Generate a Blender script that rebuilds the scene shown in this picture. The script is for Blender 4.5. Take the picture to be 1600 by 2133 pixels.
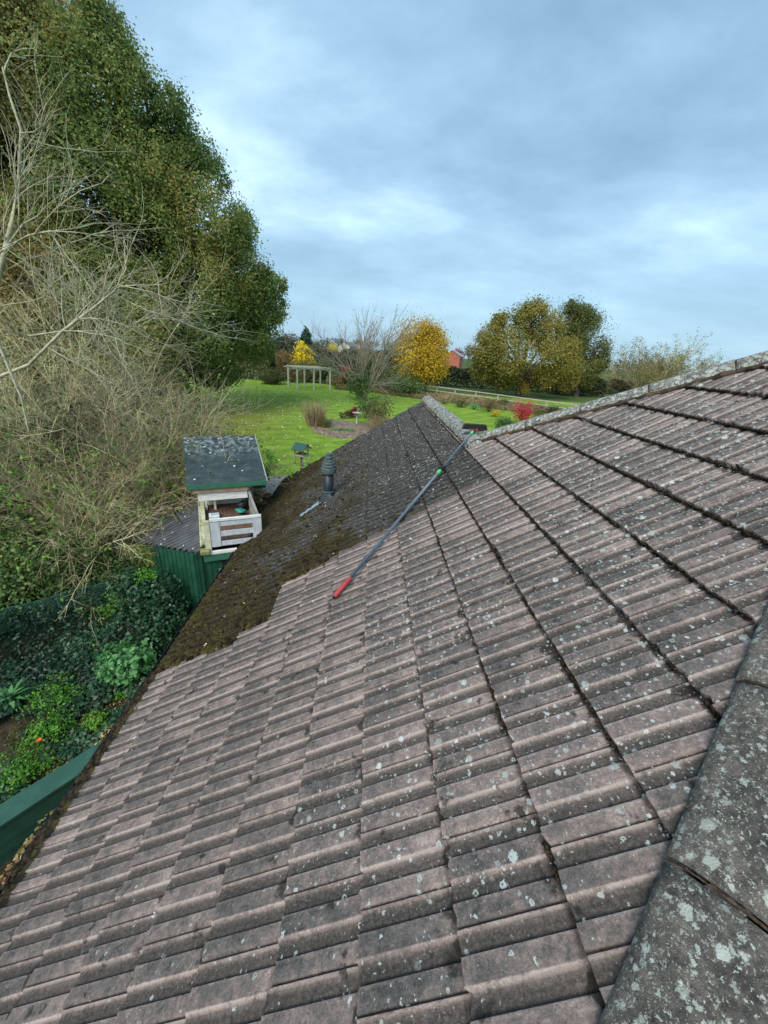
import bpy, math, random
import numpy as np
from mathutils import Vector, Matrix
rnd = random.Random(7); rg = np.random.default_rng(7)
scene = bpy.context.scene; col = scene.collection
for o in list(bpy.data.objects): bpy.data.objects.remove(o)

# ------------------------------------------------------------------ camera
CAM = np.array([0.0, 0.0, 6.1])
RT = np.array([0.99695467, -0.03020904, 0.07189439])
UP = np.array([-0.05461122, 0.38766449, 0.92018143])
FW = np.array([0.0556687, 0.92130541, -0.38483417])
cd = bpy.data.cameras.new('camera'); cam = bpy.data.objects.new('camera', cd); col.objects.link(cam)
cd.sensor_fit = 'HORIZONTAL'; cd.sensor_width = 36; cd.lens = 18.0; cd.clip_start = 0.05; cd.clip_end = 3000
m = Matrix(((RT[0], UP[0], -FW[0], CAM[0]), (RT[1], UP[1], -FW[1], CAM[1]), (RT[2], UP[2], -FW[2], CAM[2]), (0, 0, 0, 1)))
cam.matrix_world = m; scene.camera = cam

# ------------------------------------------------------------------ light
SUN_EL, SUN_AZ = math.radians(43), math.radians(205)     # azimuth clockwise from +Y
w = bpy.data.worlds.new('World'); scene.world = w; w.use_nodes = True
wn = w.node_tree; wn.nodes.clear()
def N(nt, t, **k):
    n = nt.nodes.new(t)
    for a, b in k.items():
        if a == 'i':
            for kk, vv in b.items():
                if isinstance(vv, bpy.types.NodeSocket): nt.links.new(vv, n.inputs[kk])
                else: n.inputs[kk].default_value = vv
        else: setattr(n, a, b)
    return n
def MATH(nt, op, a, b=None, c=None, clamp=False):
    n = nt.nodes.new('ShaderNodeMath'); n.operation = op; n.use_clamp = clamp
    for i, v in enumerate((a, b, c)):
        if v is None: continue
        if isinstance(v, bpy.types.NodeSocket): nt.links.new(v, n.inputs[i])
        else: n.inputs[i].default_value = v
    return n.outputs[0]
def MIX(nt, f, a, b, blend='MIX'):
    n = nt.nodes.new('ShaderNodeMix'); n.data_type = 'RGBA'; n.blend_type = blend; n.clamp_factor = True
    for i, v in ((0, f), (6, a), (7, b)):
        if isinstance(v, bpy.types.NodeSocket): nt.links.new(v, n.inputs[i])
        else: n.inputs[i].default_value = v if i == 0 else (tuple(v) + (1,))[:4]
    return n.outputs[2]
def RAMP(nt, f, stops, interp='LINEAR'):
    n = nt.nodes.new('ShaderNodeValToRGB'); cr = n.color_ramp; cr.interpolation = interp
    while len(cr.elements) < len(stops): cr.elements.new(0.5)
    for e, (p, c) in zip(cr.elements, stops):
        e.position = p; e.color = (tuple(c) + (1,))[:4] if hasattr(c, '__len__') else (c, c, c, 1)
    nt.links.new(f, n.inputs[0]); return n.outputs[0]
def STEP(nt, v, lo, hi):
    n = nt.nodes.new('ShaderNodeMapRange'); n.interpolation_type = 'SMOOTHSTEP'
    nt.links.new(v, n.inputs[0]); n.inputs[1].default_value = lo; n.inputs[2].default_value = hi
    return n.outputs[0]
def NOISE(nt, vec, scale, detail=4, rough=.55, dist=0.):
    n = N(nt, 'ShaderNodeTexNoise', i={'Vector': vec, 'Scale': scale, 'Detail': detail, 'Roughness': rough, 'Distortion': dist})
    return n.outputs[0]
tc = N(wn, 'ShaderNodeTexCoord')
sky = N(wn, 'ShaderNodeTexSky', sky_type='NISHITA', sun_disc=False, sun_elevation=SUN_EL, sun_rotation=SUN_AZ, air_density=1.2, dust_density=1.5)
sx = N(wn, 'ShaderNodeSeparateXYZ', i={0: tc.outputs['Generated']})
den = MATH(wn, 'ADD', MATH(wn, 'MAXIMUM', sx.outputs[2], 0.0), 0.22)
cx = MATH(wn, 'DIVIDE', sx.outputs[0], den); cy = MATH(wn, 'DIVIDE', sx.outputs[1], den)
cv = N(wn, 'ShaderNodeCombineXYZ', i={0: MATH(wn, 'MULTIPLY', cx, 0.75), 1: cy, 2: 6.6}).outputs[0]
n1 = NOISE(wn, cv, 1.6, 6, .56, .1)
n2 = NOISE(wn, cv, 0.55, 2, .5, 0.)
cl = MATH(wn, 'ADD', MATH(wn, 'MULTIPLY', n1, 0.65), MATH(wn, 'MULTIPLY', n2, 0.35))
clouds = RAMP(wn, cl, [(0.37, (.098, .168, .238)), (0.455, (.132, .218, .298)), (0.53, (.172, .272, .358)), (0.60, (.235, .345, .432)), (0.70, (.37, .49, .57))])
low = STEP(wn, sx.outputs[2], 0.30, 0.0)
clouds = MIX(wn, MATH(wn, 'MULTIPLY', low, 0.75), clouds, (.150, .262, .355))
skyc = MIX(wn, 0.9, MIX(wn, 1.0, sky.outputs[0], (.12, .12, .12), 'MULTIPLY'), clouds)
bg = N(wn, 'ShaderNodeBackground', i={'Color': skyc, 'Strength': 1.0})
# the Nishita colour is scaled by 0.12 above, so the background strength stays physical for the cloud layer
wo = N(wn, 'ShaderNodeOutputWorld', i={'Surface': bg.outputs[0]})
sd = bpy.data.lights.new('sun', 'SUN'); sd.energy = 1.5; sd.angle = math.radians(38); sd.color = (1.0, .95, .87)
sun = bpy.data.objects.new('sun', sd); col.objects.link(sun)
sdir = Vector((math.sin(SUN_AZ) * math.cos(SUN_EL), math.cos(SUN_AZ) * math.cos(SUN_EL), math.sin(SUN_EL)))
sun.rotation_euler = sdir.to_track_quat('Z', 'Y').to_euler(); sun.location = (0, 0, 40)
vs = scene.view_settings; vs.view_transform = 'Standard'; vs.look = 'None'; vs.exposure = 1.32; vs.gamma = 1; vs.use_curve_mapping = False

# ------------------------------------------------------------------ helpers
def sst(x, a, b):
    t = np.clip((x - a) / (b - a), 0, 1); return t * t * (3 - 2 * t)
def H(x, y):                                   # terrain height
    x = np.asarray(x, float); y = np.asarray(y, float)
    h = 1.2 * sst(y - .25 * np.minimum(x + 4, 0), 8.5, 12.8) + .4 * sst(y, 13, 46)
    h = h + 5.0 * sst(y, 110, 330) * (1 - .5 * sst(x, -20, 120))
    h = h + .06 * np.sin(x * .31 + 1) * np.sin(y * .23) * sst(y, 14, 25)
    h = h + .45 * sst(x, -4.05, -3.7) * sst(-x, 0, 2.0) * sst(-y, -5.2, -4.2)
    return h
def rayd(px, py):                              # direction seen at a pixel of the photograph, for surveying positions
    return FW + (px - 800) / 800 * RT - (py - 1066.5) / 800 * UP
def gp(px, py, dz=0.):                         # ground point
    d = rayd(px, py); t0 = 0.5
    for t in np.linspace(1, 420, 8000):
        P = CAM + d * t
        if P[2] < H(P[0], P[1]) + dz: return P
    return P
def atY(px, py, Y):
    d = rayd(px, py); return CAM + d * Y / d[1]
def hnoise(*c, seed=0, f=1.):                  # cheap value noise in 2D or 3D (numpy)
    c = [np.asarray(a, float) * f for a in c]; i = [np.floor(a).astype(np.int64) for a in c]; fr = [a - b for a, b in zip(c, i)]
    fr = [a * a * (3 - 2 * a) for a in fr]; out = 0
    for k in range(2 ** len(c)):
        h = np.full(i[0].shape, 1013 + seed * 7919, np.int64); wt = 1.
        for j in range(len(c)):
            b = (k >> j) & 1; h = (h ^ ((i[j] + b) * (73856093, 19349663, 83492791)[j])) * 16777619 & 0x7fffffff
            wt = wt * (fr[j] if b else 1 - fr[j])
        h = (h ^ (h >> 13)) * 1274126177 & 0x7fffffff; h = h ^ (h >> 15)
        out = out + wt * ((h & 0xffff) / 65535.)
    return out
def fbm(*c, seed=0, f=1., o=4):
    s = 0; a = .5
    for k in range(o): s = s + a * hnoise(*c, seed=seed + k, f=f * 2 ** k); a *= .5
    return s / (1 - .5 ** o)
def raw(name, V, F, mat, parent=None, attrs=None, smooth=False):
    V = np.asarray(V, np.float32); me = bpy.data.meshes.new(name)
    if isinstance(F, np.ndarray):
        n, k = F.shape; me.vertices.add(len(V)); me.vertices.foreach_set('co', V.ravel())
        me.loops.add(n * k); me.loops.foreach_set('vertex_index', F.astype(np.int32).ravel())
        me.polygons.add(n); me.polygons.foreach_set('loop_start', np.arange(0, n * k, k, dtype=np.int32))
        me.polygons.foreach_set('loop_total', np.full(n, k, np.int32)); me.update(calc_edges=True)
    else: me.from_pydata(V.tolist(), [], F)
    for a, v in (attrs or {}).items():
        at = me.attributes.new(a, 'FLOAT', 'POINT'); at.data.foreach_set('value', np.asarray(v, np.float32))
    if smooth: me.polygons.foreach_set('use_smooth', np.ones(len(me.polygons), bool))
    if mat: me.materials.append(mat)
    ob = bpy.data.objects.new(name, me); col.objects.link(ob)
    if parent is not None:
        ob.parent = parent
        root = parent
        off = Vector((0, 0, 0))
        while root is not None: off += root.location if root.type == 'EMPTY' else Vector((0, 0, 0)); root = root.parent
        ob.matrix_parent_inverse = Matrix.Translation(-off) if parent.type == 'EMPTY' else Matrix.Identity(4)
    return ob
def thing(name, label, cat, loc, group=None):
    o = bpy.data.objects.new(name, None); o.empty_display_size = .1; col.objects.link(o); o.location = Vector([float(v) for v in loc])
    o['label'] = label; o['category'] = cat
    if group: o['group'] = group
    return o
def tag(o, label=None, cat=None, group=None, kind=None):
    for k, v in (('label', label), ('category', cat), ('group', group), ('kind', kind)):
        if v: o[k] = v
    return o
class MB:
    def __init__(s): s.v = []; s.f = []
    def add(s, V, F):
        b = len(s.v); s.v += [tuple(map(float, p)) for p in V]; s.f += [[i + b for i in f] for f in F]; return s
    def hexa(s, c):                            # 8 corners: bottom 4 (ccw), top 4
        return s.add(c, [[3, 2, 1, 0], [4, 5, 6, 7], [0, 1, 5, 4], [1, 2, 6, 5], [2, 3, 7, 6], [3, 0, 4, 7]])
    def box(s, x0, x1, y0, y1, z0, z1, T=lambda a, b, c: (a, b, c)):
        return s.hexa([T(x0, y0, z0), T(x1, y0, z0), T(x1, y1, z0), T(x0, y1, z0), T(x0, y0, z1), T(x1, y0, z1), T(x1, y1, z1), T(x0, y1, z1)])
    def bar(s, a, b, w_, h_, up=(0, 0, 1)):
        a = np.array(a, float); b = np.array(b, float); d = b - a; d /= np.linalg.norm(d); up = np.array(up, float)
        x = np.cross(d, up); x /= np.linalg.norm(x); u = np.cross(x, d); x = x * w_ / 2; u = u * h_ / 2
        return s.hexa([a - x - u, a + x - u, b + x - u, b - x - u, a - x + u, a + x + u, b + x + u, b - x + u])
    def tube(s, pts, rad, n=8, cap=True):
        pts = np.array(pts, float); rad = np.broadcast_to(rad, (len(pts),)); b = len(s.v)
        d = np.gradient(pts, axis=0); d /= np.linalg.norm(d, axis=1)[:, None] + 1e-9
        ref = np.array([.31, .17, .93]) if abs(d[0][2]) < .9 else np.array([1, .1, 0.])
        for p, t, r in zip(pts, d, rad):
            x = np.cross(t, ref); x /= np.linalg.norm(x) + 1e-9; y = np.cross(t, x)
            for k in range(n):
                a = 2 * math.pi * k / n; q = p + r * (math.cos(a) * x + math.sin(a) * y); s.v.append(tuple(q))
        for i in range(len(pts) - 1):
            for k in range(n): s.f.append([b + i * n + k, b + i * n + (k + 1) % n, b + (i + 1) * n + (k + 1) % n, b + (i + 1) * n + k])
        if cap: s.f.append([b + k for k in range(n)]); s.f.append([b + (len(pts) - 1) * n + k for k in range(n)][::-1])
        return s
    def lathe(s, c, prof, n=24, axis=(0, 0, 1)):
        ax = np.array(axis, float); ax /= np.linalg.norm(ax); x = np.cross(ax, (.3, 1, .1)); x /= np.linalg.norm(x); y = np.cross(ax, x); b = len(s.v)
        for r, z in prof:
            for k in range(n):
                a = 2 * math.pi * k / n; s.v.append(tuple(np.array(c) + ax * z + r * (math.cos(a) * x + math.sin(a) * y)))
        for i in range(len(prof) - 1):
            for k in range(n): s.f.append([b + i * n + k, b + i * n + (k + 1) % n, b + (i + 1) * n + (k + 1) % n, b + (i + 1) * n + k])
        s.f.append([b + k for k in range(n)][::-1]); s.f.append([b + (len(prof) - 1) * n + k for k in range(n)]); return s
    def build(s, name, mat, parent=None, smooth=False, bevel=0.):
        o = raw(name, s.v, s.f, mat, parent, smooth=smooth)
        if bevel:
            b = o.modifiers.new('bevel', 'BEVEL'); b.width = bevel; b.segments = 2; b.limit_method = 'ANGLE'
        return o

# ------------------------------------------------------------------ materials
def new_mat(name):
    mt = bpy.data.materials.new(name); mt.use_nodes = True; nt = mt.node_tree; nt.nodes.clear(); return mt, nt
def finish(nt, colr, rough=.8, bump=None, bstr=.4, bdist=.01, metal=0., transl=None, spec=.4):
    ps = N(nt, 'ShaderNodeBsdfPrincipled', i={'Base Color': colr if isinstance(colr, bpy.types.NodeSocket) else (tuple(colr) + (1,)), 'Roughness': rough, 'Metallic': metal, 'Specular IOR Level': spec})
    if bump is not None:
        bn = N(nt, 'ShaderNodeBump', i={'Height': bump, 'Strength': bstr, 'Distance': bdist}); nt.links.new(bn.outputs[0], ps.inputs['Normal'])
    out = ps.outputs[0]
    if transl:
        tr = N(nt, 'ShaderNodeBsdfTranslucent', i={'Color': colr if isinstance(colr, bpy.types.NodeSocket) else (tuple(colr) + (1,))})
        out = N(nt, 'ShaderNodeMixShader', i={0: transl, 1: out, 2: tr.outputs[0]}).outputs[0]
    N(nt, 'ShaderNodeOutputMaterial', i={'Surface': out})
def OBJ(nt): return N(nt, 'ShaderNodeTexCoord').outputs['Object']
def ATTR(nt, a): return N(nt, 'ShaderNodeAttribute', attribute_name=a).outputs['Fac']
def SCALEV(nt, v, s):
    return N(nt, 'ShaderNodeMapping', i={'Vector': v, 'Scale': s}).outputs[0]
_pm = {}
def paint(name, c1, c2=None, scale=6., rough=.6, bstr=.25, stretch=(1, 1, 1), metal=0., bscale=60., spec=.4):
    if name in _pm: return _pm[name]
    mt, nt = new_mat(name); v = SCALEV(nt, OBJ(nt), stretch)
    c2 = c2 or tuple(x * .6 for x in c1)
    a = NOISE(nt, v, scale, 6, .65); b = NOISE(nt, v, bscale, 3, .6)
    c = MIX(nt, STEP(nt, a, .38, .68), c1, c2)
    finish(nt, c, rough, b, bstr, .004, metal, spec=spec); _pm[name] = mt; return mt
def leafmat(name, stops, transl=.3, rough=.55):
    mt, nt = new_mat(name); r = ATTR(nt, 'r')
    finish(nt, RAMP(nt, r, stops), rough, transl=transl, spec=.3); return mt
def tile_mat(name, moss_on=True, u=(0, 1, 0), v=(.837, 0, .547)):
    mt, nt = new_mat(name); o = OBJ(nt)
    tr = ATTR(nt, 'tr'); prof = ATTR(nt, 'prof'); wear_hilite = ATTR(nt, 'wear_hilite'); edge = ATTR(nt, 'edge'); mo = ATTR(nt, 'moss'); dk = ATTR(nt, 'old'); ln = ATTR(nt, 'lich')
    big = NOISE(nt, o, 3.2, 5, .6); med = NOISE(nt, o, 17, 5, .7); fine = NOISE(nt, o, 190, 4, .7)
    # coordinates along the slope for faint run-off streaks
    st = NOISE(nt, SCALEV(nt, o, (2, 60, 2)), 1., 3, .6)
    pk = MATH(nt, 'ADD', MATH(nt, 'MULTIPLY', tr, .20), MATH(nt, 'ADD', MATH(nt, 'MULTIPLY', med, .75), MATH(nt, 'MULTIPLY', big, .4)))
    gran = NOISE(nt, o, 70, 5, .75)
    pk = MATH(nt, 'ADD', MATH(nt, 'ADD', pk, MATH(nt, 'MULTIPLY', wear_hilite, .26)), MATH(nt, 'MULTIPLY', MATH(nt, 'SUBTRACT', gran, .5), .70))
    pk = MATH(nt, 'ADD', pk, MATH(nt, 'MULTIPLY', MATH(nt, 'SUBTRACT', ATTR(nt, 'fr'), .62), .16))
    base = RAMP(nt, pk, [(.43, (.050, .048, .046)), (.55, (.098, .089, .083)), (.67, (.165, .136, .122)), (.79, (.262, .195, .172)), (.97, (.44, .35, .31))])
    base = MIX(nt, MATH(nt, 'MULTIPLY', STEP(nt, st, .42, .72), .40), base, (.15, .132, .122))
    dirt = MATH(nt, 'MULTIPLY', MATH(nt, 'SUBTRACT', 1., prof, clamp=True), STEP(nt, MATH(nt, 'ADD', med, MATH(nt, 'MULTIPLY', big, .3)), .22, .60))  # trough dirt, strengthened so rib shading is painted into the colour
    base = MIX(nt, MATH(nt, 'MULTIPLY', dirt, .78), base, RAMP(nt, gran, [(.36, (.022, .019, .016)), (.52, (.052, .045, .038)), (.66, (.10, .088, .076))]))
    base = MIX(nt, MATH(nt, 'MULTIPLY', STEP(nt, fine, .54, .70), .65), base, (.026, .024, .022))
    base = MIX(nt, MATH(nt, 'MULTIPLY', STEP(nt, fine, .45, .28), .45), base, (.24, .215, .20))
    blk = NOISE(nt, o, 9, 4, .6)
    base = MIX(nt, MATH(nt, 'MULTIPLY', STEP(nt, MATH(nt, 'ADD', blk, MATH(nt, 'MULTIPLY', edge, .22)), .62, .72), .8), base, (.014, .013, .012))
    # weathered, uncleaned tiles
    old = MIX(nt, STEP(nt, med, .35, .65), (.028, .027, .025), (.082, .075, .068))
    old = MIX(nt, MATH(nt, 'MULTIPLY', MATH(nt, 'SUBTRACT', 1., prof, clamp=True), .75), old, (.008, .0075, .007))  # troughs near black, painting rib relief shade into the old tiles
    old = MIX(nt, MATH(nt, 'MULTIPLY', STEP(nt, fine, .5, .7), .5), old, (.02, .019, .017))
    base = MIX(nt, dk, base, old)
    base = MIX(nt, MATH(nt, 'MULTIPLY', ATTR(nt, 'crev_shade'), MATH(nt, 'ADD', .78, MATH(nt, 'MULTIPLY', dk, .2))), base, (.010, .009, .008))  # joints and rib feet, plus shade painted on step faces and under course edges
    # lichen: round spots, some of them rings
    wv = N(nt, 'ShaderNodeTexNoise', i={'Vector': o, 'Scale': 75, 'Detail': 5, 'Roughness': .7}).outputs['Color']
    warped = N(nt, 'ShaderNodeVectorMath', operation='ADD', i={0: o, 1: N(nt, 'ShaderNodeVectorMath', operation='SCALE', i={0: wv, 3: .030}).outputs[0]}).outputs[0]
    for sc, thr, rad, ring in ((15, .76, .32, .0), (28, .68, .36, .18), (42, .72, .36, 0.), (85, .72, .34, 0.)):
        vo = N(nt, 'ShaderNodeTexVoronoi', i={'Vector': warped, 'Scale': sc}); cellr = N(nt, 'ShaderNodeSeparateColor', i={0: vo.outputs['Color']})
        pres = STEP(nt, MATH(nt, 'ADD', cellr.outputs[0], MATH(nt, 'MULTIPLY', ln, .42)), thr + .28, thr + .32)
        rr = MATH(nt, 'MULTIPLY', cellr.outputs[1], rad)
        spot = STEP(nt, MATH(nt, 'SUBTRACT', vo.outputs['Distance'], rr), .06, -.02)
        if ring:
            inner = STEP(nt, MATH(nt, 'SUBTRACT', vo.outputs['Distance'], MATH(nt, 'MULTIPLY', rr, .45)), -.03, .03)
            spot = MATH(nt, 'MULTIPLY', spot, inner)
        spot = MATH(nt, 'MULTIPLY', MATH(nt, 'MULTIPLY', spot, STEP(nt, gran, .30, .48)), MATH(nt, 'SUBTRACT', 1., MATH(nt, 'MULTIPLY', dk, MATH(nt, 'SUBTRACT', 1., prof, clamp=True)), clamp=True))
        f = MATH(nt, 'MULTIPLY', spot, MATH(nt, 'MULTIPLY', pres, MATH(nt, 'SUBTRACT', 1., MATH(nt, 'MULTIPLY', mo, 1.), clamp=True)))
        base = MIX(nt, MATH(nt, 'MULTIPLY', f, MATH(nt, 'ADD', .35, MATH(nt, 'MULTIPLY', fine, .9), clamp=True)), base, MIX(nt, cellr.outputs[2], (.30, .33, .31), (.56, .60, .57)))
    # moss
    mn = NOISE(nt, o, 30, 4, .7); mg = NOISE(nt, o, 2.2, 3, .6)
    mc = RAMP(nt, mn, [(.3, (.007, .006, .003)), (.5, (.030, .023, .010)), (.72, (.075, .060, .020))])
    mc = MIX(nt, MATH(nt, 'MULTIPLY', MATH(nt, 'SUBTRACT', 1., prof, clamp=True), .8), mc, (.006, .005, .004))  # moss darkened in the troughs to paint shade between the ribs
    mc = MIX(nt, MATH(nt, 'MULTIPLY', STEP(nt, MATH(nt, 'ADD', mg, MATH(nt, 'MULTIPLY', mo, .12)), .58, .74), STEP(nt, mn, .42, .6)), mc, (.058, .052, .011))
    base = MIX(nt, STEP(nt, MATH(nt, 'ADD', mo, MATH(nt, 'MULTIPLY', MATH(nt, 'SUBTRACT', mn, .5), 1.5)), .38, .58), base, mc)
    bh = MATH(nt, 'ADD', MATH(nt, 'MULTIPLY', fine, .5), MATH(nt, 'MULTIPLY', med, .8))
    bh = MATH(nt, 'ADD', bh, MATH(nt, 'MULTIPLY', MATH(nt, 'MULTIPLY', mo, mn), 2.))
    finish(nt, base, .9, MATH(nt, 'ADD', bh, MATH(nt, 'MULTIPLY', gran, .8)), .85, .007, spec=.22); return mt
def cap_mat(name, light):
    mt, nt = new_mat(name); o = OBJ(nt); big = NOISE(nt, o, 4, 5, .65); med = NOISE(nt, o, 26, 5, .7); fine = NOISE(nt, o, 210, 3, .7)
    base = RAMP(nt, MATH(nt, 'ADD', MATH(nt, 'MULTIPLY', big, .5), MATH(nt, 'MULTIPLY', med, .5)), [(.33, (.030, .029, .026)), (.44, (.085, .078, .069)), (.54, (.160, .140, .120)), (.66, (.27, .215, .18))])
    base = MIX(nt, MATH(nt, 'MULTIPLY', STEP(nt, fine, .52, .7), .5), base, (.012, .012, .010))
    wv = N(nt, 'ShaderNodeTexNoise', i={'Vector': o, 'Scale': 60, 'Detail': 5, 'Roughness': .7}).outputs['Color']
    wp = N(nt, 'ShaderNodeVectorMath', operation='ADD', i={0: o, 1: N(nt, 'ShaderNodeVectorMath', operation='SCALE', i={0: wv, 3: .045}).outputs[0]}).outputs[0]
    for sc, thr in ((22, .84), (50, .78), (120, .70)):
        vo = N(nt, 'ShaderNodeTexVoronoi', i={'Vector': wp, 'Scale': sc}); c = N(nt, 'ShaderNodeSeparateColor', i={0: vo.outputs['Color']})
        pres = STEP(nt, MATH(nt, 'ADD', c.outputs[0], MATH(nt, 'MULTIPLY', MATH(nt, 'SUBTRACT', big, .5), 1.1)), thr - light - .03, thr - light + .03)
        spot = STEP(nt, MATH(nt, 'SUBTRACT', vo.outputs['Distance'], MATH(nt, 'MULTIPLY', c.outputs[1], .42 + light * .25)), .10, -.04)
        base = MIX(nt, MATH(nt, 'MULTIPLY', MATH(nt, 'MULTIPLY', spot, pres), MATH(nt, 'MULTIPLY', STEP(nt, med, .30 - light * .3, .5 - light * .3), .85)), base, MIX(nt, c.outputs[2], (.32, .34, .30), (.56, .60, .54)))
    finish(nt, base, .9, MATH(nt, 'ADD', fine, MATH(nt, 'MULTIPLY', med, 1.6)), .9, .010, spec=.22); return mt

# ------------------------------------------------------------------ the bungalow roof
TH = math.radians(33.154); G = .4507; X0 = .1078; Z0 = CAM[2] - 2.3608
CT, ST = math.cos(TH), math.sin(TH)
PER = .15
YS = []
for k in range(-24, 84):
    for q in (0, .004, .03, .056, .0695, .0745, .086, .108, .1275, .134, .1415, .1455): YS.append(k * PER + q)
YS = np.array(YS)
def prof(y):
    q = np.mod(y, PER); h = np.zeros_like(q)
    h = np.where(q < .0696, 1, np.where(q < .0745, 1 - (q - .0695) / .005, np.where(q < .1275, 0, (q - .1275) / .014)))
    return np.clip(h, 0, 1)
zero = lambda k, y: np.zeros(np.broadcast(k, y).shape)
MT = tile_mat('roof_tile_concrete')
def slope(name, Pf, k0, k1, keep, mossf, oldf, lichf, parent, seed=0, rows=9, mat=MT, ys=YS):
    """Pf(s, y, h) -> world point: s metres up the slope from course 0, y along the eave, h above the plane"""
    VV = []; FF = []; A = {a: [] for a in ('tr', 'fr', 'prof', 'wear_hilite', 'crev_shade', 'edge', 'moss', 'old', 'lich')}; base = 0
    for k in range(k0, k1):
        fr = np.concatenate([[-.001, 0., .012, .03], np.linspace(.08, .92, rows - 2), [.965, 1.04]])
        q = np.mod(ys, PER)
        sh = 0. if k % 2 == 0 else PER
        tid = np.floor((ys + sh + 1e-4) / (2 * PER)).astype(int)
        r1 = hnoise(tid * 1.0 + .0, np.full(len(ys), k + .0), seed=seed + 3); r2 = hnoise(tid * 1.0, np.full(len(ys), k + .0), seed=seed + 9); r3 = hnoise(tid * 1., np.full(len(ys), k + .0), seed=seed + 11)
        joint = (np.mod(ys + sh + 1e-4, 2 * PER) < .002) | (np.mod(ys + sh + 1e-4, 2 * PER) > 2 * PER - .006)
        S, Y = np.meshgrid(fr, ys, indexing='ij'); frc = np.clip(S, 0, 1)
        R1, R2, R3 = (np.broadcast_to(a, S.shape) for a in (r1, r2, r3)); JT = np.broadcast_to(joint, S.shape); PR = np.broadcast_to(prof(ys), S.shape)
        od = oldf(k + frc * .999, Y)
        h = .042 + (-.038) * frc + (.0125 + .018 * od) * PR + (R2 - .5) * .006 * (1 - frc)
        h = h - JT * .011
        ed = np.exp(-frc * 22)
        s_ = (k + S) * G + (R1 - .5) * .008 * (1 - frc) + (hnoise(Y, S * 0 + k, f=22, seed=5) - .5) * .010 * ed
        chip = np.clip(hnoise(Y, S * 0 + k, f=31, seed=66) - .80, 0, 1) * .11 + (R1 > .965) * .014
        s_ = s_ + chip * ed
        h = h - ed * .002
        m_ = mossf(k + frc, Y); mn = fbm(s_, Y, f=26, seed=2, o=3)
        m2 = np.clip((m_ + (mn - .5) * 1.1) * (1.25 - .45 * PR), 0, 1)
        h = h + m2 * (.004 + .045 * np.clip(mn - .25, 0, 1)) * (m_ > .02)
        h = np.where(S < -.0005, -.006, h)      # front face goes down to the course below
        P = Pf(s_, Y, h)
        n = len(ys); idx = np.arange(len(fr) * n).reshape(len(fr), n)
        kp = keep(k + S, Y); kq = kp[:-1, :-1] & kp[1:, :-1] & kp[:-1, 1:] & kp[1:, 1:]
        f4 = np.stack([idx[:-1, :-1], idx[:-1, 1:], idx[1:, 1:], idx[1:, :-1]], -1)[kq]
        FF.append(f4 + base); VV.append(P.reshape(-1, 3)); base += P.shape[0] * P.shape[1]
        we = ((q > .126) & (q < .149)) | ((q > .06) & (q < .071))  # worn bevels and rib corners, with edge highlights painted in
        for a, v in (('tr', R3), ('fr', frc), ('prof', PR), ('wear_hilite', np.broadcast_to(we * 1., S.shape) + ed * .6), ('crev_shade', np.clip(np.broadcast_to(((q > .074) & (q < .085)) * .7 + joint * 1., S.shape) + (S < -.0005) * 1. + (frc > .955) * .9 * np.maximum(sst(k + zero(S, Y), -2, 2), od), 0, 1)), ('edge', np.exp(-(1 - frc) * 9) + ed * .2), ('moss', m_), ('old', oldf(k + frc * .999, Y)), ('lich', lichf(k + frc, Y))): A[a].append(np.asarray(v, float).ravel() * np.ones(P.shape[0] * P.shape[1]))
    V = np.concatenate(VV); F = np.concatenate(FF); used = np.unique(F); mp = np.full(len(V), -1); mp[used] = np.arange(len(used))
    return raw(name, V[used], mp[F], mat, parent, attrs={a: np.concatenate(v)[used] for a, v in A.items()})
house = thing('bungalow', 'bungalow with the big ribbed concrete tiled roof filling the foreground, part cleaned and part mossy', 'house', (3.5, 3.7, 0))
YEND = 12.1
def PP(s, y, h):                                # the slope facing -X
    return np.stack([X0 + s * CT - h * ST, y, Z0 + s * ST + h * CT], -1)
def kx(k): return X0 + k * G * CT
def keepA(k, y):
    x = kx(k); return (k > -7.01) & np.where(k < 4.42, y < YEND, x + y < 8.03) & (y > np.where(x < 2.4, .87 * x - .57, 1.518 + (x - 2.4) * 1.052)) & (x < 4.4) & (y > -3.2)
def cleanb(k): kk = np.floor(k); return np.where(kk < -4, 3.75 - (kk + 4) * .06, np.where(kk < -3, 3.9, 4.63))
def isold(k, y):     # 1 where the roof has not been cleaned
    kk = np.floor(k); yy = np.floor(y / PER) * PER
    return ((y > np.where(kk < -4, 3.75 + (kk + 4) * -.06, np.where(kk < -3, 3.9, 4.63))) & (k < 4.0)).astype(float)
def mossA(k, y):
    o = isold(k, y); t = sst(-k, -2.5, 6.6)
    near = np.exp(-np.abs(y - cleanb(k)) / .55) * sst(-k, -5, -1)
    n = fbm(k * G, y, f=2.4, seed=21, o=3)
    e = sst(-k, 6.3, 7.1) * .5
    m_ = (np.clip(.12 + .66 * t + .34 * near + e + (n - .5) * .85, 0, 1.) - .08) * o * np.where(k < 4.0, 1, 0)
    db = (1 - o) * np.clip(sst(-k, 6.72, 7.02) * 1.3 + (n - .62) * .0, 0, 1)
    return np.clip(m_ + db, 0, 1)
def lichA(k, y):
    n = fbm(k * G + 9, y, f=1.6, seed=31, o=3)
    c = np.clip(-.22 + .60 * sst(k, -4.5, 3) + .70 * sst(k, 2.5, 6.5) + (n - .5) * 1.2 + .12 + .25 * sst(y, 3, 6) * sst(k, 0, 4), -.3, 1.1)
    o = isold(k, y); return np.where(o > .5, np.clip(.62 + .9 * (n - .5) + .25 * sst(k, -1, 3), .0, 1.15), c)
roofA = slope('roof', PP, -7, 11, keepA, mossA, isold, lichA, house)
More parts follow.
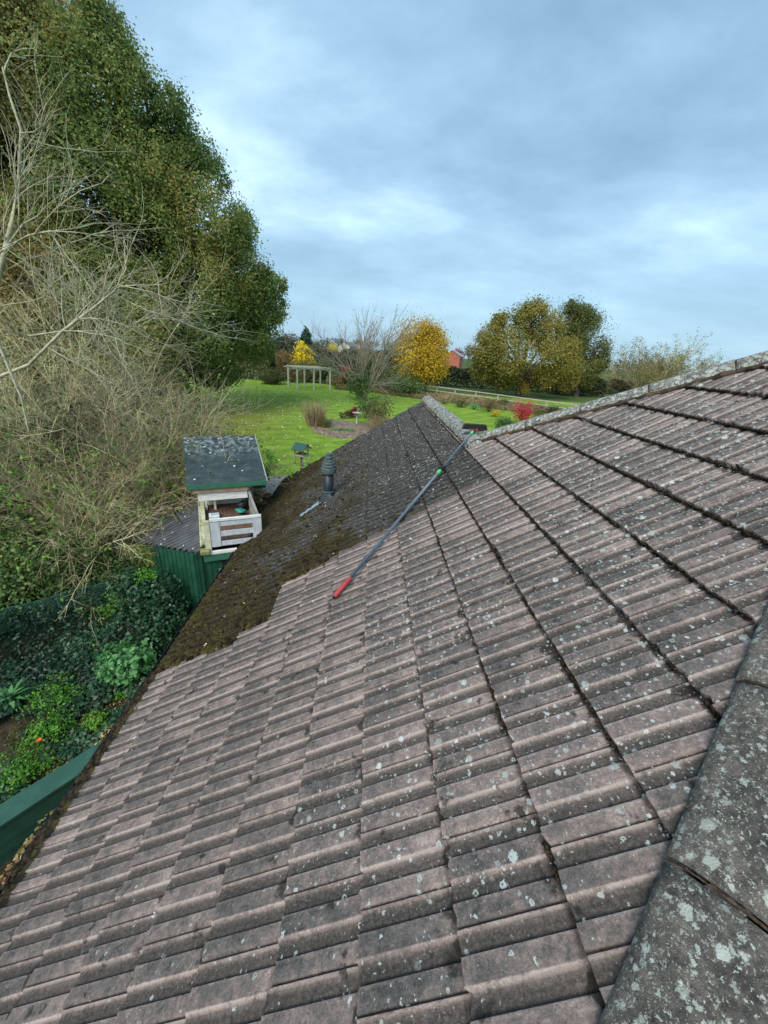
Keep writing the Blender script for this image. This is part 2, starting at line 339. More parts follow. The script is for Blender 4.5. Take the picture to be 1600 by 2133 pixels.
# the three slopes that face away from the camera
XR, YR = 4.385, 3.645                              # apex in plan
ZR = Z0 + (XR - X0) / CT * ST
ycs = YS[::2]
def PN(s, x, h): return np.stack([x, YR - (XR - X0) + s * CT - h * ST, Z0 + s * ST + h * CT], -1)
def PS(s, x, h): return np.stack([x, YR + (XR - X0) - s * CT + h * ST, Z0 + s * ST + h * CT], -1)
lo = lambda k, y: zero(k, y) + .3
xs2 = np.arange(-3, 12, .025)
slope('roof', PN, -7, 12, lambda k, x: (x > kx(k) - .05) & (k < 11.3) & (k > -7.01), zero, zero, lo, house, 40, 3, ys=xs2)
slope('roof', PS, -7, 12, lambda k, x: (x > kx(k) - .05) & (k < 11.3) & (k > -7.01) & ~((x < 3.4) & (k < 4.3)), zero, zero, lo, house, 50, 3, ys=xs2)
XW = kx(4.45)                                    # ridge of the wing
def PE(s, y, h): return np.stack([2 * XW - (X0 + s * CT - h * ST), y, Z0 + s * ST + h * CT], -1)
slope('roof', PE, -7, 5, lambda k, y: (y < YEND) & (k < 4.42) & (k > -7.01) & (y > 4.2), zero, lambda k, y: zero(k, y) + 1, lo, house, 60, 3)
# hip and ridge tiles
CM = cap_mat('hip_tile_lichen', .27); CM2 = cap_mat('ridge_tile_lichen', .68)
MORT, nt = new_mat('mortar'); o_ = OBJ(nt); a_ = NOISE(nt, o_, 14, 5, .7); b_ = NOISE(nt, o_, 90, 4, .7)
finish(nt, MIX(nt, STEP(nt, b_, .5, .7), RAMP(nt, a_, [(.35, (.022, .018, .013)), (.5, (.070, .050, .034)), (.65, (.14, .095, .062))]), (.018, .016, .009)), .95, b_, .8, .012, spec=.2)
def caps(a, b, mat, R=.135, L=.45, lift=.0, parent=roofA, bump=0., seed=1, bed=1., flat=.72):
    a = np.array(a, float); b = np.array(b, float); D = np.linalg.norm(b - a); d = (b - a) / D; n = max(1, int(round(D / L)))
    side = np.cross(d, (0, 0, 1)); side /= np.linalg.norm(side); up = np.cross(side, d)
    for i in range(n):
        rr = random.Random(seed * 100 + i); s0 = a + (b - a) * (i / n); s1 = a + (b - a) * ((i + 1) / n - .004)
        s0 = s0 + side * rr.uniform(-.006, .006) + up * (lift + rr.uniform(-.004, .004)); s1 = s1 + side * rr.uniform(-.006, .006) + up * (lift + rr.uniform(-.004, .004))
        V = []; nl, na = 14, 22
        for j in range(nl + 1):
            t = j / nl; c = s0 + (s1 - s0) * t
            for kk in range(na + 1):
                an = math.pi * (kk / na) ; ra = R
                ns = float(fbm(np.array([i * 3 + t * 2.]), np.array([an * 1.3]), seed=seed, f=2.5, o=3)[0]) - .5
                ra = R * (1 + .035 * ns + bump * max(0, math.sin(math.pi * t)) )
                V.append(c + side * (-math.cos(an)) * ra + up * (math.sin(an) * ra * flat))
        F = []
        for j in range(nl):
            for kk in range(na):
                q = j * (na + 1) + kk; F.append([q, q + 1, q + na + 2, q + na + 1])
        m0 = len(V)
        for j in (0, nl):                        # end thickness
            for kk in range(na + 1):
                an = math.pi * kk / na; c = (s0 if j == 0 else s1)
                V.append(c + side * (-math.cos(an)) * R * .86 + up * (math.sin(an) * R * .86 * flat))
        for kk in range(na):
            F.append([kk, m0 + kk, m0 + kk + 1, kk + 1]); q = nl * (na + 1) + kk; r2 = m0 + na + 1 + kk; F.append([q, q + 1, r2 + 1, r2])
        F += [[m0 + kk, m0 + na + 1 + kk, m0 + na + 2 + kk, m0 + kk + 1] for kk in range(na)]
        raw('ridge_tile', V, F, mat, parent, smooth=True)
        # mortar ring at the joint and bedding along both sides
    for i in range(1, n):
        mb = MB()
        c = a + (b - a) * (i / n - .002) + up * lift
        arc = [c + side * (-math.cos(x)) * R * .985 + up * math.sin(x) * R * .985 * flat for x in np.linspace(0, math.pi, 13)]
        mb.tube(arc, [.001 + .006 * rnd.random() for _ in arc], 6); mb.build('mortar_joint', MORT, parent, smooth=True)
    for sg in ((-1, 1) if bed else ()):
        mb = MB()
        ln = [a + (b - a) * t + side * sg * (R * .99 + .010 * math.sin(t * 37) * rnd.random()) + up * (lift - .022 + rnd.uniform(-.006, .006)) for t in np.linspace(0, 1, int(D / .05))]
        mb.tube(ln, [.020 * bed + rnd.uniform(-.009, .009) for _ in ln], 7)
        mb.build('mortar_bedding', MORT, parent, smooth=True)
def Pk(x, dz=0.): return np.array([x, 0, Z0 + (x - X0) / CT * ST + dz])
def hipN(x): p = Pk(x); p[1] = .87 * x - .53 if x < 2.4 else 1.558 + (x - 2.4) * 1.052; return p
def hipF(x): p = Pk(x); p[1] = 8.03 - x; return p
caps(hipN(-1.46), hipN(2.4), CM, R=.215, L=.84, lift=-.025, seed=2, flat=.48, bed=0); caps(hipN(2.4), hipN(4.34), CM, R=.215, L=.84, lift=-.025, seed=6, flat=.48, bed=0)
caps(hipF(1.90), hipF(4.34), CM2, R=.140, L=.78, lift=.005, seed=3, flat=.8, bed=1.5)
zr = Pk(XW)[2]
caps((XW, 5.98, zr - .01), (XW, YEND + .02, zr - .01), CM2, R=.178, L=.40, lift=-.01, seed=4, bump=.11, flat=.75, bed=.6)
caps((4.40, YR, ZR - .01), (12, YR, ZR - .01), CM2, R=.14, L=.45, seed=5)
b = MB(); b.lathe((XW - .01, 6.10, zr - .06), [(.20, -.05), (.19, .05), (.13, .13), (.05, .165)], 18); b.build('junction_mortar', CM2, roofA, True)
# verge at the far gable, walls, fascia, gutter
mb = MB()
ln = [PP(np.array((k - 0.) * G), np.array(YEND + .01), np.array(.012)) + np.array([0, 0, rnd.uniform(-.006, .006)]) for k in np.arange(-7, 4.4, .12)]
mb.tube(ln, .022, 6); mb.build('verge_mortar', MORT, roofA)
WALL, nt = new_mat('wall_brick'); o_ = OBJ(nt)
br = N(nt, 'ShaderNodeTexBrick', i={'Vector': N(nt, 'ShaderNodeMapping', i={'Vector': o_, 'Rotation': (math.pi / 2, 0, 0)}).outputs[0], 'Color1': (.28, .12, .07, 1), 'Color2': (.2, .09, .06, 1), 'Mortar': (.3, .27, .23, 1), 'Scale': 4.4, 'Mortar Size': .02})
finish(nt, br.outputs[0], .9, NOISE(nt, o_, 60), .3)
xe = kx(-7) + .02; ze = Z0 - 7 * G * ST
wl = MB(); T = .25
def wbox(x0, x1, y0, y1, z1): wl.box(x0, x1, y0, y1, -.3, z1)
wbox(xe + .42, xe + .42 + T, -2.6, YEND - .35, ze + .1)
wbox(xe + .68, 2 * XW - xe - .42, YEND - .6, YEND - .35, ze + .1)
wbox(2 * XW - xe - .68, 2 * XW - xe - .43, 10.0, YEND - .62, ze + .1)
wbox(xe + .68, 11.5, -2.85, -2.62, ze + .1); wbox(2 * XW - xe - .4, 11.5, 9.6, 9.9, ze + .1); wbox(11.52, 11.8, -2.85, 9.9, ze + .1)
# gable triangle
wl.add([(xe + .55, YEND - .36, ze + .1), (2 * XW - xe - .55, YEND - .36, ze + .1), (XW, YEND - .36, zr - .25), (xe + .55, YEND - .56, ze + .1), (2 * XW - xe - .55, YEND - .56, ze + .1), (XW, YEND - .56, zr - .25)], [[0, 2, 1], [3, 4, 5], [0, 3, 5, 2], [1, 2, 5, 4], [0, 1, 4, 3]])
wl.build('wall', WALL, house)
BLK = paint('gutter_black_plastic', (.012, .014, .018), (.03, .03, .032), rough=.35)
fb = MB(); fb.box(xe + .03, xe + .06, -2.9, YEND - .02, ze - .17, ze - .03); fb.build('fascia', paint('fascia_dark', (.02, .02, .022)), house)
gm = MB(); n = 9; pts = []
gx = xe - .095; gz = ze - .005
ring_o = [(gx - .058 * math.cos(a), gz - .058 * math.sin(a)) for a in np.linspace(0, math.pi, n)]
ring_i = [(gx - .051 * math.cos(a), gz - .051 * math.sin(a)) for a in np.linspace(0, math.pi, n)][::-1]
rp = ring_o + ring_i; V = [(x, y, z) for y in (-2.9, YEND + .03) for x, z in rp]; L_ = len(rp)
gm.add(V, [[i, (i + 1) % L_, L_ + (i + 1) % L_, L_ + i] for i in range(L_)])
gut = gm.build('gutter', BLK, house)
for y in np.arange(3.9, YEND, 1.05):
    b = MB(); arc = [(gx - .063 * math.cos(a), y, gz - .063 * math.sin(a)) for a in np.linspace(-.15, math.pi + .15, 11)]
    b.tube(arc, .008, 5); b.build('gutter_bracket', BLK, gut)
# gutter and eave dirt along the cleaned part: swept-down moss in clumps
def clumps(name, pts, rad, mat, parent=None, seed=1, squash=.6, sub=1):
    """irregular lumps, one low-poly displaced ball per point, all in one mesh"""
    import bmesh
    bm = bmesh.new(); bmesh.ops.create_icosphere(bm, subdivisions=sub, radius=1); bv = np.array([v.co[:] for v in bm.verts]); bf = np.array([[v.index for v in f.verts] for f in bm.faces]); bm.free()
    pts = np.asarray(pts, float); n = len(pts); r = np.random.default_rng(seed)
    sc = rad * r.uniform(.45, 1.3, (n, 1, 1)) * np.array([1, 1, squash]) * r.uniform(.7, 1.4, (n, 1, 3))
    V = bv[None] * sc * r.uniform(.7, 1.25, (n, len(bv), 1)); a = r.uniform(0, 6.3, n); c, s = np.cos(a)[:, None], np.sin(a)[:, None]
    V = np.stack([V[..., 0] * c - V[..., 1] * s, V[..., 0] * s + V[..., 1] * c, V[..., 2]], -1) + pts[:, None]
    F = (bf[None] + (np.arange(n) * len(bv))[:, None, None]).reshape(-1, 3)
    return raw(name, V.reshape(-1, 3), F, mat, parent, attrs={'r': np.repeat(r.random(n), len(bv))})
MOSSD, nt = new_mat('moss_dirt'); o_ = OBJ(nt); a_ = NOISE(nt, o_, 40, 4, .7)
finish(nt, RAMP(nt, MATH(nt, 'ADD', MATH(nt, 'MULTIPLY', a_, .6), MATH(nt, 'MULTIPLY', ATTR(nt, 'r'), .4)), [(.3, (.010, .008, .005)), (.55, (.034, .025, .016)), (.8, (.075, .058, .040))]), .95, a_, 1., .02, spec=.1)
n = 7500; yy = rg.uniform(-.5, 3.9, n); off = -.045 + rg.normal(0, .05, n) + .04 * (hnoise(yy, f=4.) - .5)
zz = ze + .012 + np.maximum(off, 0) * .65 - np.maximum(-off - .09, 0) * 1.0 + rg.uniform(-.015, .02, n)
dd = clumps('moss_debris', np.stack([xe + off, yy, zz], 1), .026, MOSSD, None, 4); tag(dd, 'brown moss and dirt raked down along the eave of the cleaned roof tiles', 'moss', kind='stuff')
# moss cushions on the old part, biggest near the gutter
n = 34000; kk = -7.05 + 11 * rg.random(n) ** 1.9; yy = rg.uniform(3.6, YEND - .02, n)
mm = mossA(kk, yy); pn = fbm(kk * G, yy, f=9, seed=77, o=2); ok = (isold(kk, yy) > .5) & (rg.random(n) < np.clip(mm - .15, 0, .9) * 1.5) & (pn > .46); kk, yy = kk[ok], yy[ok]
fr_ = kk - np.floor(kk); P = PP(kk * G, yy, .031 - .027 * fr_ + .017 * prof(yy) + .012)
nb_ = 900; kb = rg.uniform(-7, -1.5, nb_); yb = cleanb(kb) - np.abs(rg.normal(0, .045, nb_)) + .03; kk2, yy2 = kb, yb; PB = PP(kk2 * G, yy2, .031 - .027 * (kk2 - np.floor(kk2)) + .0125 * prof(yy2) + .012); P = np.concatenate([P, PB])
MOSSG, nt = new_mat('moss_cushion'); o_ = OBJ(nt); a_ = NOISE(nt, o_, 60, 4, .7); g_ = NOISE(nt, o_, 1.8, 3, .6)
c_ = RAMP(nt, MATH(nt, 'ADD', MATH(nt, 'MULTIPLY', a_, .6), MATH(nt, 'MULTIPLY', ATTR(nt, 'r'), .4)), [(.3, (.010, .008, .005)), (.52, (.042, .031, .014)), (.78, (.105, .085, .028))])
finish(nt, MIX(nt, MATH(nt, 'MULTIPLY', STEP(nt, g_, .56, .70), .7), c_, (.080, .074, .014)), .95, a_, 1., .02, spec=.1)
tag(clumps('moss', P, .033, MOSSG, None, 8, .62), 'dark green and brown moss cushions growing on the uncleaned roof tiles', 'moss', kind='stuff')

n = 26000; kk = rg.integers(1, 11, n).astype(float); yy = rg.uniform(-1, YEND - .02, n); kq = kk + .004 - np.abs(rg.normal(0, .012, n))
dens = fbm(kk * 3.1, yy, f=2.3, seed=91, o=3) + .25 * sst(kk, 2, 7); ok = keepA(kk, yy) & (dens > .52) & (kk > 1.5)
kk, yy, kq = kk[ok], yy[ok], kq[ok]; P = PP(kq * G - .006, yy, .018 + rg.uniform(0, .022, len(kk)))
tag(clumps('moss', P, .0085, MOSSD, None, 18, .8), 'thin dark moss packed along the upper tile course edges', 'moss', kind='stuff')
# vent pipe on the slope
vp = thing('roof_vent', 'dark grey vent pipe with a ribbed cowl rising from the mossy roof tiles', 'vent pipe', (-.74, 7.7, 3.1)); 
DGR = paint('vent_dark_plastic', (.012, .020, .028), (.022, .033, .042), rough=.45); LGR = paint('vent_cowl_plastic', (.085, .115, .12), (.05, .07, .075), scale=20, rough=.6)
vx, vy = -.715, 7.38
b = MB(); b.lathe((vx, vy, 0), [(.098, 2.95), (.098, 3.400), (.100, 3.860)], 28); b.build('pipe', DGR, vp, True)
b = MB(); b.lathe((vx, vy, 0), [(.108, 3.400), (.112, 3.405), (.112, 3.420), (.100, 3.425)], 28); b.build('collar', LGR, vp, True)
b = MB(); b.lathe((vx, vy, 0), [(.10, 3.800), (.150, 3.805), (.155, 3.840), (.155, 3.900), (.150, 3.915), (.128, 3.920), (.142, 3.935), (.142, 3.962), (.135, 3.972), (.112, 3.975), (.125, 3.990), (.125, 4.015), (.118, 4.025), (.095, 4.030), (.100, 4.045), (.096, 4.068), (.060, 4.075), (.058, 4.090), (.075, 4.095), (.075, 4.130), (.070, 4.135), (.052, 4.140), (.052, 4.160), (.064, 4.165), (.064, 4.190), (.03, 4.200)], 32)
b.build('cowl', LGR, vp)
b = MB()                                          # weathering base, a sloping boot
zt = 3.40
def pz(x): return Z0 + (x - X0) / CT * ST + .03
ring0 = [(vx + a, vy + c, pz(vx + a)) for a, c in ((-.235, -.13), (-.235, .13), (.10, .15), (.16, 0), (.10, -.15))]
ring1 = [(vx + .108 * math.cos(t), vy + .108 * math.sin(t), zt) for t in (3.9, 2.4, 1.1, 0, -1.1)]
b.add(ring0 + ring1, [[i, (i + 1) % 5, 5 + (i + 1) % 5, 5 + i] for i in range(5)] + [[5, 6, 7, 8, 9]]); b.build('base_boot', DGR, vp, bevel=.012)
# silver-grey flashing tape running down the tiles
b = MB(); edge_l = []; edge_r = []
for i, t in enumerate(np.linspace(0, 1, 15)):
    x = vx - .16 - .36 * t; y = vy - .05 - .21 * t + .02 * math.sin(i * 1.7); wd = (.085 - .045 * t) * (.8 + .4 * rnd.random())
    edge_l.append((x - .03, y + wd, pz(x - .03) + .058 + .010 * rnd.random())); edge_r.append((x + .03, y - wd, pz(x + .03) + .058 + .010 * rnd.random()))
V = edge_l + edge_r; nn = len(edge_l); V2 = [(a, c, d - .012) for a, c, d in V]
b.add(V + V2, [[i, i + 1, nn + i + 1, nn + i] for i in range(nn - 1)] + [[2 * nn + nn + i, 2 * nn + nn + i + 1, 2 * nn + i + 1, 2 * nn + i] for i in range(nn - 1)] + [[i, 2 * nn + i, 2 * nn + i + 1, i + 1] for i in range(nn - 1)] + [[nn + i, nn + i + 1, 3 * nn + i + 1, 3 * nn + i] for i in range(nn - 1)])
b.build('sealant_strip', paint('sealant_grey', (.30, .40, .47), (.20, .27, .32), scale=12, rough=.5), vp)

# ------------------------------------------------------------------ cleaning pole with brush
A0 = PP(np.array((-.21 - X0) / CT), np.array(3.50), np.array(.088)); B0 = np.array([1.775, 6.33, Pk(1.775)[2] + .20])
pd = (B0 - A0) / np.linalg.norm(B0 - A0); PL = np.linalg.norm(B0 - A0)
pole = thing('cleaning_pole', 'long grey telescopic pole with red grip and brush head, lying diagonally across the roof', 'cleaning pole', A0)
at_ = lambda t: A0 + pd * t
GP = paint('pole_grey_carbon', (.085, .115, .15), (.12, .155, .20), scale=3, rough=.38); RED = paint('red_rubber', (.42, .045, .050), (.28, .035, .04), rough=.6)
GRN = paint('green_clamp_plastic', (.05, .60, .13), (.04, .45, .1), rough=.4); DK = paint('black_plastic', (.02, .02, .022), rough=.5)
b = MB(); b.tube([at_(.28), at_(PL * .66)], .020, 20); b.build('lower_section', GP, pole, True)
b = MB(); b.tube([at_(PL * .655), at_(PL * .975)], .015, 20); b.build('upper_section', GP, pole, True)
b = MB(); b.tube([at_(0), at_(.015), at_(.27), at_(.295)], [.021, .025, .025, .022], 20); g_ = b.build('grip', RED, pole, True)
b = MB(); b.tube([at_(-.012), at_(.004)], .020, 20); b.build('end_cap', DK, g_, True)
for t, r in ((PL * .655, .028), (PL * .965, .023)):
    b = MB(); b.tube([at_(t - .045), at_(t - .035), at_(t + .035), at_(t + .045)], [r * .9, r, r, r * .88], 18); cl_ = b.build('clamp', GRN, pole, True)
    b = MB(); b.bar(at_(t + .05), at_(t + .16), .05, .04); b.bar(at_(t + .08) + np.array([-.05, 0, .02]), at_(t + .12) + np.array([.03, 0, .02]), .02, .02); b.build('lever', DK, cl_, bevel=.004)
HB = atY(988, 897, 6.40); hs = np.array([1, .06, 0.0]); hs /= np.linalg.norm(hs)
b = MB(); b.bar(HB - hs * .225, HB + hs * .225, .07, .034); hd = b.build('brush_head', paint('brush_bar_grey', (.22, .23, .24), (.32, .33, .33), rough=.5), pole, bevel=.006)
V = []; F = []
rb = np.random.default_rng(5)
for i in range(3600):                             # flared bristles
    u = rb.uniform(-1, 1); vv = rb.uniform(-1, 1); p0 = HB + hs * u * .215 + np.array([0, .03, 0]) * vv + np.array([0, 0, .015])
    p1 = p0 + np.array([u * -.035 + rb.normal(0, .007), vv * .03 + rb.normal(0, .006), .085 + rb.uniform(-.012, .01)]); e = np.array([.0016, 0, 0]); k = len(V)
    V += [p0 - e, p0 + e, p1 + e * .8, p1 - e * .8]; F.append([k, k + 1, k + 2, k + 3])
raw('bristles', V, F, paint('bristle_black', (.035, .038, .036), (.07, .075, .07), scale=40), hd)
b = MB(); c0 = at_(PL * .99); b.bar(c0, HB - np.array([0, 0, .02]), .05, .05); b.bar(HB + hs * -.05 - np.array([0, .03, .03]), HB + hs * .05 - np.array([0, .03, .03]), .05, .03)
b.build('bracket', paint('bracket_white', (.55, .55, .56), (.4, .4, .42), rough=.4), pole, bevel=.006)
b = MB(); b.bar(c0 + hs * -.07, c0 + hs * .06, .03, .035); b.build('hinge', RED, pole, bevel=.005)
b = MB(); b.bar(c0 + hs * .06, c0 + hs * .17 + np.array([0, 0, .01]), .02, .03); b.build('nozzle_arm', DK, pole, bevel=.004)
# fallen leaves and crumbs on the roof
n = 430; kk = rg.uniform(-7, 4, n); yy = rg.uniform(3.7, YEND, n); ok = isold(kk, yy) > .5; kk, yy = kk[ok], yy[ok]
def leafquads(name, P, Nn, size, mat, parent=None, seed=1, asp=.6, rr=None, kindlab=None, pts6=False, sv=.5):
    r = np.random.default_rng(seed); P = np.asarray(P, float); n = len(P); Nn = np.asarray(Nn, float); Nn = np.broadcast_to(Nn, (n, 3))
    Nn = Nn / (np.linalg.norm(Nn, axis=1)[:, None] + 1e-9); t = r.normal(size=(n, 3)); t -= Nn * (t * Nn).sum(1)[:, None]; t /= np.linalg.norm(t, axis=1)[:, None] + 1e-9; bb = np.cross(Nn, t)
    s = (size * r.uniform(1 - sv, 1 + sv, n))[:, None]
    if pts6:
        q = [(-.5, 0, 0), (-.18, .34, .06), (.2, .30, .05), (.55, 0, -.06), (.2, -.30, .05), (-.18, -.34, .06)]
    else: q = [(-.5, 0, 0), (0, .5 * asp, .04), (.5, 0, 0), (0, -.5 * asp, .04)]
    V = np.stack([P + t * s * a + bb * s * b_ + Nn * s * c for a, b_, c in q], 1); k = len(q)
    F = np.arange(n * k).reshape(n, k)
    rv = r.random(n) if rr is None else rr
    return raw(name, V.reshape(-1, 3), F, mat, parent, attrs={'r': np.repeat(rv, k)})
LITTER = leafmat('fallen_leaf', [(0, (.62, .52, .40)), (.35, (.75, .70, .60)), (.6, (.45, .27, .13)), (.8, (.6, .45, .1)), (1, (.8, .77, .70))], .15)
nrm = rg.normal([-ST, 0, CT], .25, (len(kk), 3))
tag(leafquads('fallen_leaves', PP(kk * G, yy, .055 + 0 * kk), nrm, .036, LITTER, seed=3), 'small pale dead leaves scattered over the mossy roof', 'leaves', kind='stuff')

# ------------------------------------------------------------------ ground
gx_ = np.unique(np.concatenate([np.linspace(-400, -40, 40), np.linspace(-40, 45, 120), np.linspace(45, 420, 40)]))
gy_ = np.unique(np.concatenate([np.linspace(-60, -2, 12), np.linspace(-2, 16, 60), np.linspace(16, 70, 60), np.linspace(70, 900, 70)]))
XX, YY = np.meshgrid(gx_, gy_, indexing='ij'); ZZ = H(XX, YY); idx = np.arange(XX.size).reshape(XX.shape)
F = np.stack([idx[:-1, :-1], idx[1:, :-1], idx[1:, 1:], idx[:-1, 1:]], -1).reshape(-1, 4)
GRASS, nt = new_mat('grass_ground'); o_ = OBJ(nt); s3 = N(nt, 'ShaderNodeSeparateXYZ', i={0: o_})
big = NOISE(nt, o_, .12, 4, .6); med = NOISE(nt, o_, 1.1, 5, .65, .3); fin = NOISE(nt, o_, 22, 4, .75)
dist = N(nt, 'ShaderNodeVectorMath', operation='DISTANCE', i={0: o_, 1: (-24., 62., 0.)}).outputs['Value']
stripe = MATH(nt, 'SINE', MATH(nt, 'MULTIPLY', MATH(nt, 'ADD', dist, MATH(nt, 'MULTIPLY', med, .8)), 5.2))
fv = MATH(nt, 'ADD', MATH(nt, 'MULTIPLY', fin, .55), MATH(nt, 'ADD', MATH(nt, 'MULTIPLY', stripe, .028), MATH(nt, 'MULTIPLY', med, .45)))
lawn = RAMP(nt, fv, [(.33, (.070, .130, .016)), (.5, (.170, .285, .030)), (.66, (.31, .43, .062))])
yel = MATH(nt, 'MULTIPLY', STEP(nt, MATH(nt, 'ADD', s3.outputs[0], MATH(nt, 'MULTIPLY', med, 5.)), -.5, -7.), STEP(nt, s3.outputs[1], 44., 28.))
lawn = MIX(nt, MATH(nt, 'MULTIPLY', yel, .62), lawn, RAMP(nt, fin, [(.35, (.10, .09, .015)), (.65, (.27, .20, .05))]))
spk = N(nt, 'ShaderNodeTexVoronoi', i={'Vector': o_, 'Scale': 3.2}); spc = N(nt, 'ShaderNodeSeparateColor', i={0: spk.outputs['Color']})
lawn = MIX(nt, MATH(nt, 'MULTIPLY', STEP(nt, spk.outputs['Distance'], .14, .05), STEP(nt, spc.outputs[0], .45, .55)), lawn, (.45, .42, .16))
soil = RAMP(nt, NOISE(nt, o_, 9, 5, .7), [(.35, (.025, .020, .013)), (.6, (.075, .055, .034)), (.75, (.15, .11, .06))])
field = RAMP(nt, MATH(nt, 'ADD', MATH(nt, 'MULTIPLY', med, .5), MATH(nt, 'MULTIPLY', big, .5)), [(.3, (.05, .075, .022)), (.6, (.085, .125, .03)), (.8, (.14, .14, .055))])
g1 = MIX(nt, STEP(nt, s3.outputs[1], 52., 54.), lawn, field)
mask = MATH(nt, 'MULTIPLY', STEP(nt, MATH(nt, 'ADD', s3.outputs[1], med), 12.9, 12.2), STEP(nt, s3.outputs[0], 11.9, 11.7))
g1 = MIX(nt, mask, g1, soil)
finish(nt, g1, .95, MATH(nt, 'ADD', fin, MATH(nt, 'MULTIPLY', stripe, .12)), .8, .05, spec=.15)
gr = raw('ground', np.stack([XX, YY, ZZ], -1).reshape(-1, 3), F, GRASS, smooth=True); tag(gr, 'mown green lawn, soil and fields stretching to the horizon', 'ground', kind='structure')
# real grass blades on the visible lawn
ok_n = 150000; gy = 13 + 36 * rg.random(ok_n) ** 1.5; gx0 = rg.uniform(-14, 15, ok_n); gz0 = H(gx0, gy)
bl = leafmat('grass_blade', [(0, (.09, .17, .02)), (.5, (.21, .34, .04)), (.88, (.34, .48, .07)), (1, (.52, .46, .17))], .35)
dsc = .5 + gy / 26.; nb = rg.normal([0, -.6, .5], .5, (ok_n, 3))
ob = leafquads('grass', np.stack([gx0, gy, gz0 + .015 * dsc], 1), nb, .035, bl, seed=9, asp=.35); tag(ob, 'short green grass blades of the mown lawn', 'grass', kind='stuff')

n = 2600; x = -13 + 15 * rg.random(n) ** 1.6; y = rg.uniform(14, 42, n); P = np.stack([x, y, H(x, y) + .045], 1)
tag(leafquads('fallen_leaves', P, rg.normal([0, -.2, 1], .3, P.shape), .085, LITTER, seed=15), 'yellow and brown fallen leaves scattered on the lawn below the oak', 'leaves', kind='stuff')
# ------------------------------------------------------------------ playhouse and shed, both turned 23 degrees
O = CAM + np.array([-3.1235, 7.1355, -3.95]); U = np.array([.9207, .3902, 0]); W = np.array([-.3902, .9207, 0])
def L(a, b, z): return O + U * a + W * b + np.array([0, 0, z])
def lb(mb_, a0, a1, b0, b1, z0, z1): return mb_.box(a0, a1, b0, b1, z0, z1, L)
WHT = paint('white_timber', (.78, .78, .74), (.55, .56, .52), scale=5, rough=.65, stretch=(1, 1, 6)); CRM = paint('algae_white_timber', (.60, .60, .44), (.32, .34, .16), scale=4, rough=.8)
GRYW = paint('grey_white_timber', (.42, .46, .50), (.55, .58, .60), scale=5, rough=.7, stretch=(3, 3, 1))
DECK = paint('deck_brown', (.15, .085, .052), (.09, .05, .032), scale=9, rough=.75); GFEL, nt = new_mat('green_mineral_felt'); o_ = OBJ(nt)
fe = NOISE(nt, o_, 5, 5, .65); ff = NOISE(nt, o_, 300, 2, .6)
vl = N(nt, 'ShaderNodeTexVoronoi', i={'Vector': o_, 'Scale': 9}); vc = N(nt, 'ShaderNodeSeparateColor', i={0: vl.outputs['Color']})
b2 = N(nt, 'ShaderNodeVectorMath', operation='DOT_PRODUCT', i={0: o_, 1: tuple(W)}).outputs['Value']
c = RAMP(nt, fe, [(.3, (.018, .030, .034)), (.55, (.040, .062, .066)), (.75, (.075, .105, .105))])
lap = MATH(nt, 'FRACT', MATH(nt, 'MULTIPLY', b2, 5.2)); c = MIX(nt, MATH(nt, 'MULTIPLY', STEP(nt, lap, .10, .02), .7), c, (.01, .014, .014))
wear_ = MATH(nt, 'MULTIPLY', STEP(nt, b2, 9.95, 10.8), STEP(nt, NOISE(nt, SCALEV(nt, o_, (2, 2, 2)), 4, 5, .7), .46, .62))
c = MIX(nt, MATH(nt, 'MULTIPLY', wear_, .75), c, (.30, .35, .35))
c = MIX(nt, MATH(nt, 'MULTIPLY', STEP(nt, vl.outputs['Distance'], .26, .18), STEP(nt, vc.outputs[0], .80, .84)), c, (.62, .62, .50))
finish(nt, c, .9, ff, .4, .003)
GTRIM = paint('green_painted_trim', (.03, .13, .075), (.045, .16, .10), scale=8, rough=.5); GWALL, nt = new_mat('green_painted_boards'); o_ = OBJ(nt)
wu = NOISE(nt, o_, 2.5, 4, .6); s3 = N(nt, 'ShaderNodeSeparateXYZ', i={0: o_})
c = MIX(nt, STEP(nt, wu, .4, .65), (.009, .055, .030), (.016, .085, .048))
alg = MATH(nt, 'MULTIPLY', STEP(nt, MATH(nt, 'ADD', s3.outputs[0], MATH(nt, 'MULTIPLY', wu, .9)), -4.15, -4.6), STEP(nt, MATH(nt, 'ADD', s3.outputs[2], MATH(nt, 'MULTIPLY', wu, .6)), 2.05, 1.4))
c = MIX(nt, MATH(nt, 'MULTIPLY', alg, .75), c, (.17, .23, .012))
finish(nt, c, .5, NOISE(nt, o_, 70), .2)
play = thing('playhouse', 'raised white timber playhouse with a green felt roof and small brown deck', 'playhouse', L(.5, 1, -2.3))
b = MB()                                          # felt roof slab
V = []
for a in (-.34, 1.42):
    for bb_, z in ((1.46, .85), (3.27, 1.55)): V += [L(a, bb_, z), L(a, bb_, z - .035)]
b.add(V, [[0, 4, 6, 2], [1, 3, 7, 5], [0, 1, 5, 4], [2, 6, 7, 3], [0, 2, 3, 1], [4, 5, 7, 6]])
V = []
for a in (-.34, 1.42):
    for bb_, z in ((3.275, 1.55), (5.0, .85)): V += [L(a, bb_, z), L(a, bb_, z - .035)]
b.add(V, [[0, 4, 6, 2], [1, 3, 7, 5], [0, 1, 5, 4], [2, 6, 7, 3], [0, 2, 3, 1], [4, 5, 7, 6]]); rf = b.build('roof', GFEL, play)
b = MB(); lb(b, -.34, 1.42, 1.435, 1.457, .74, .845); b.build('fascia', GTRIM, rf)
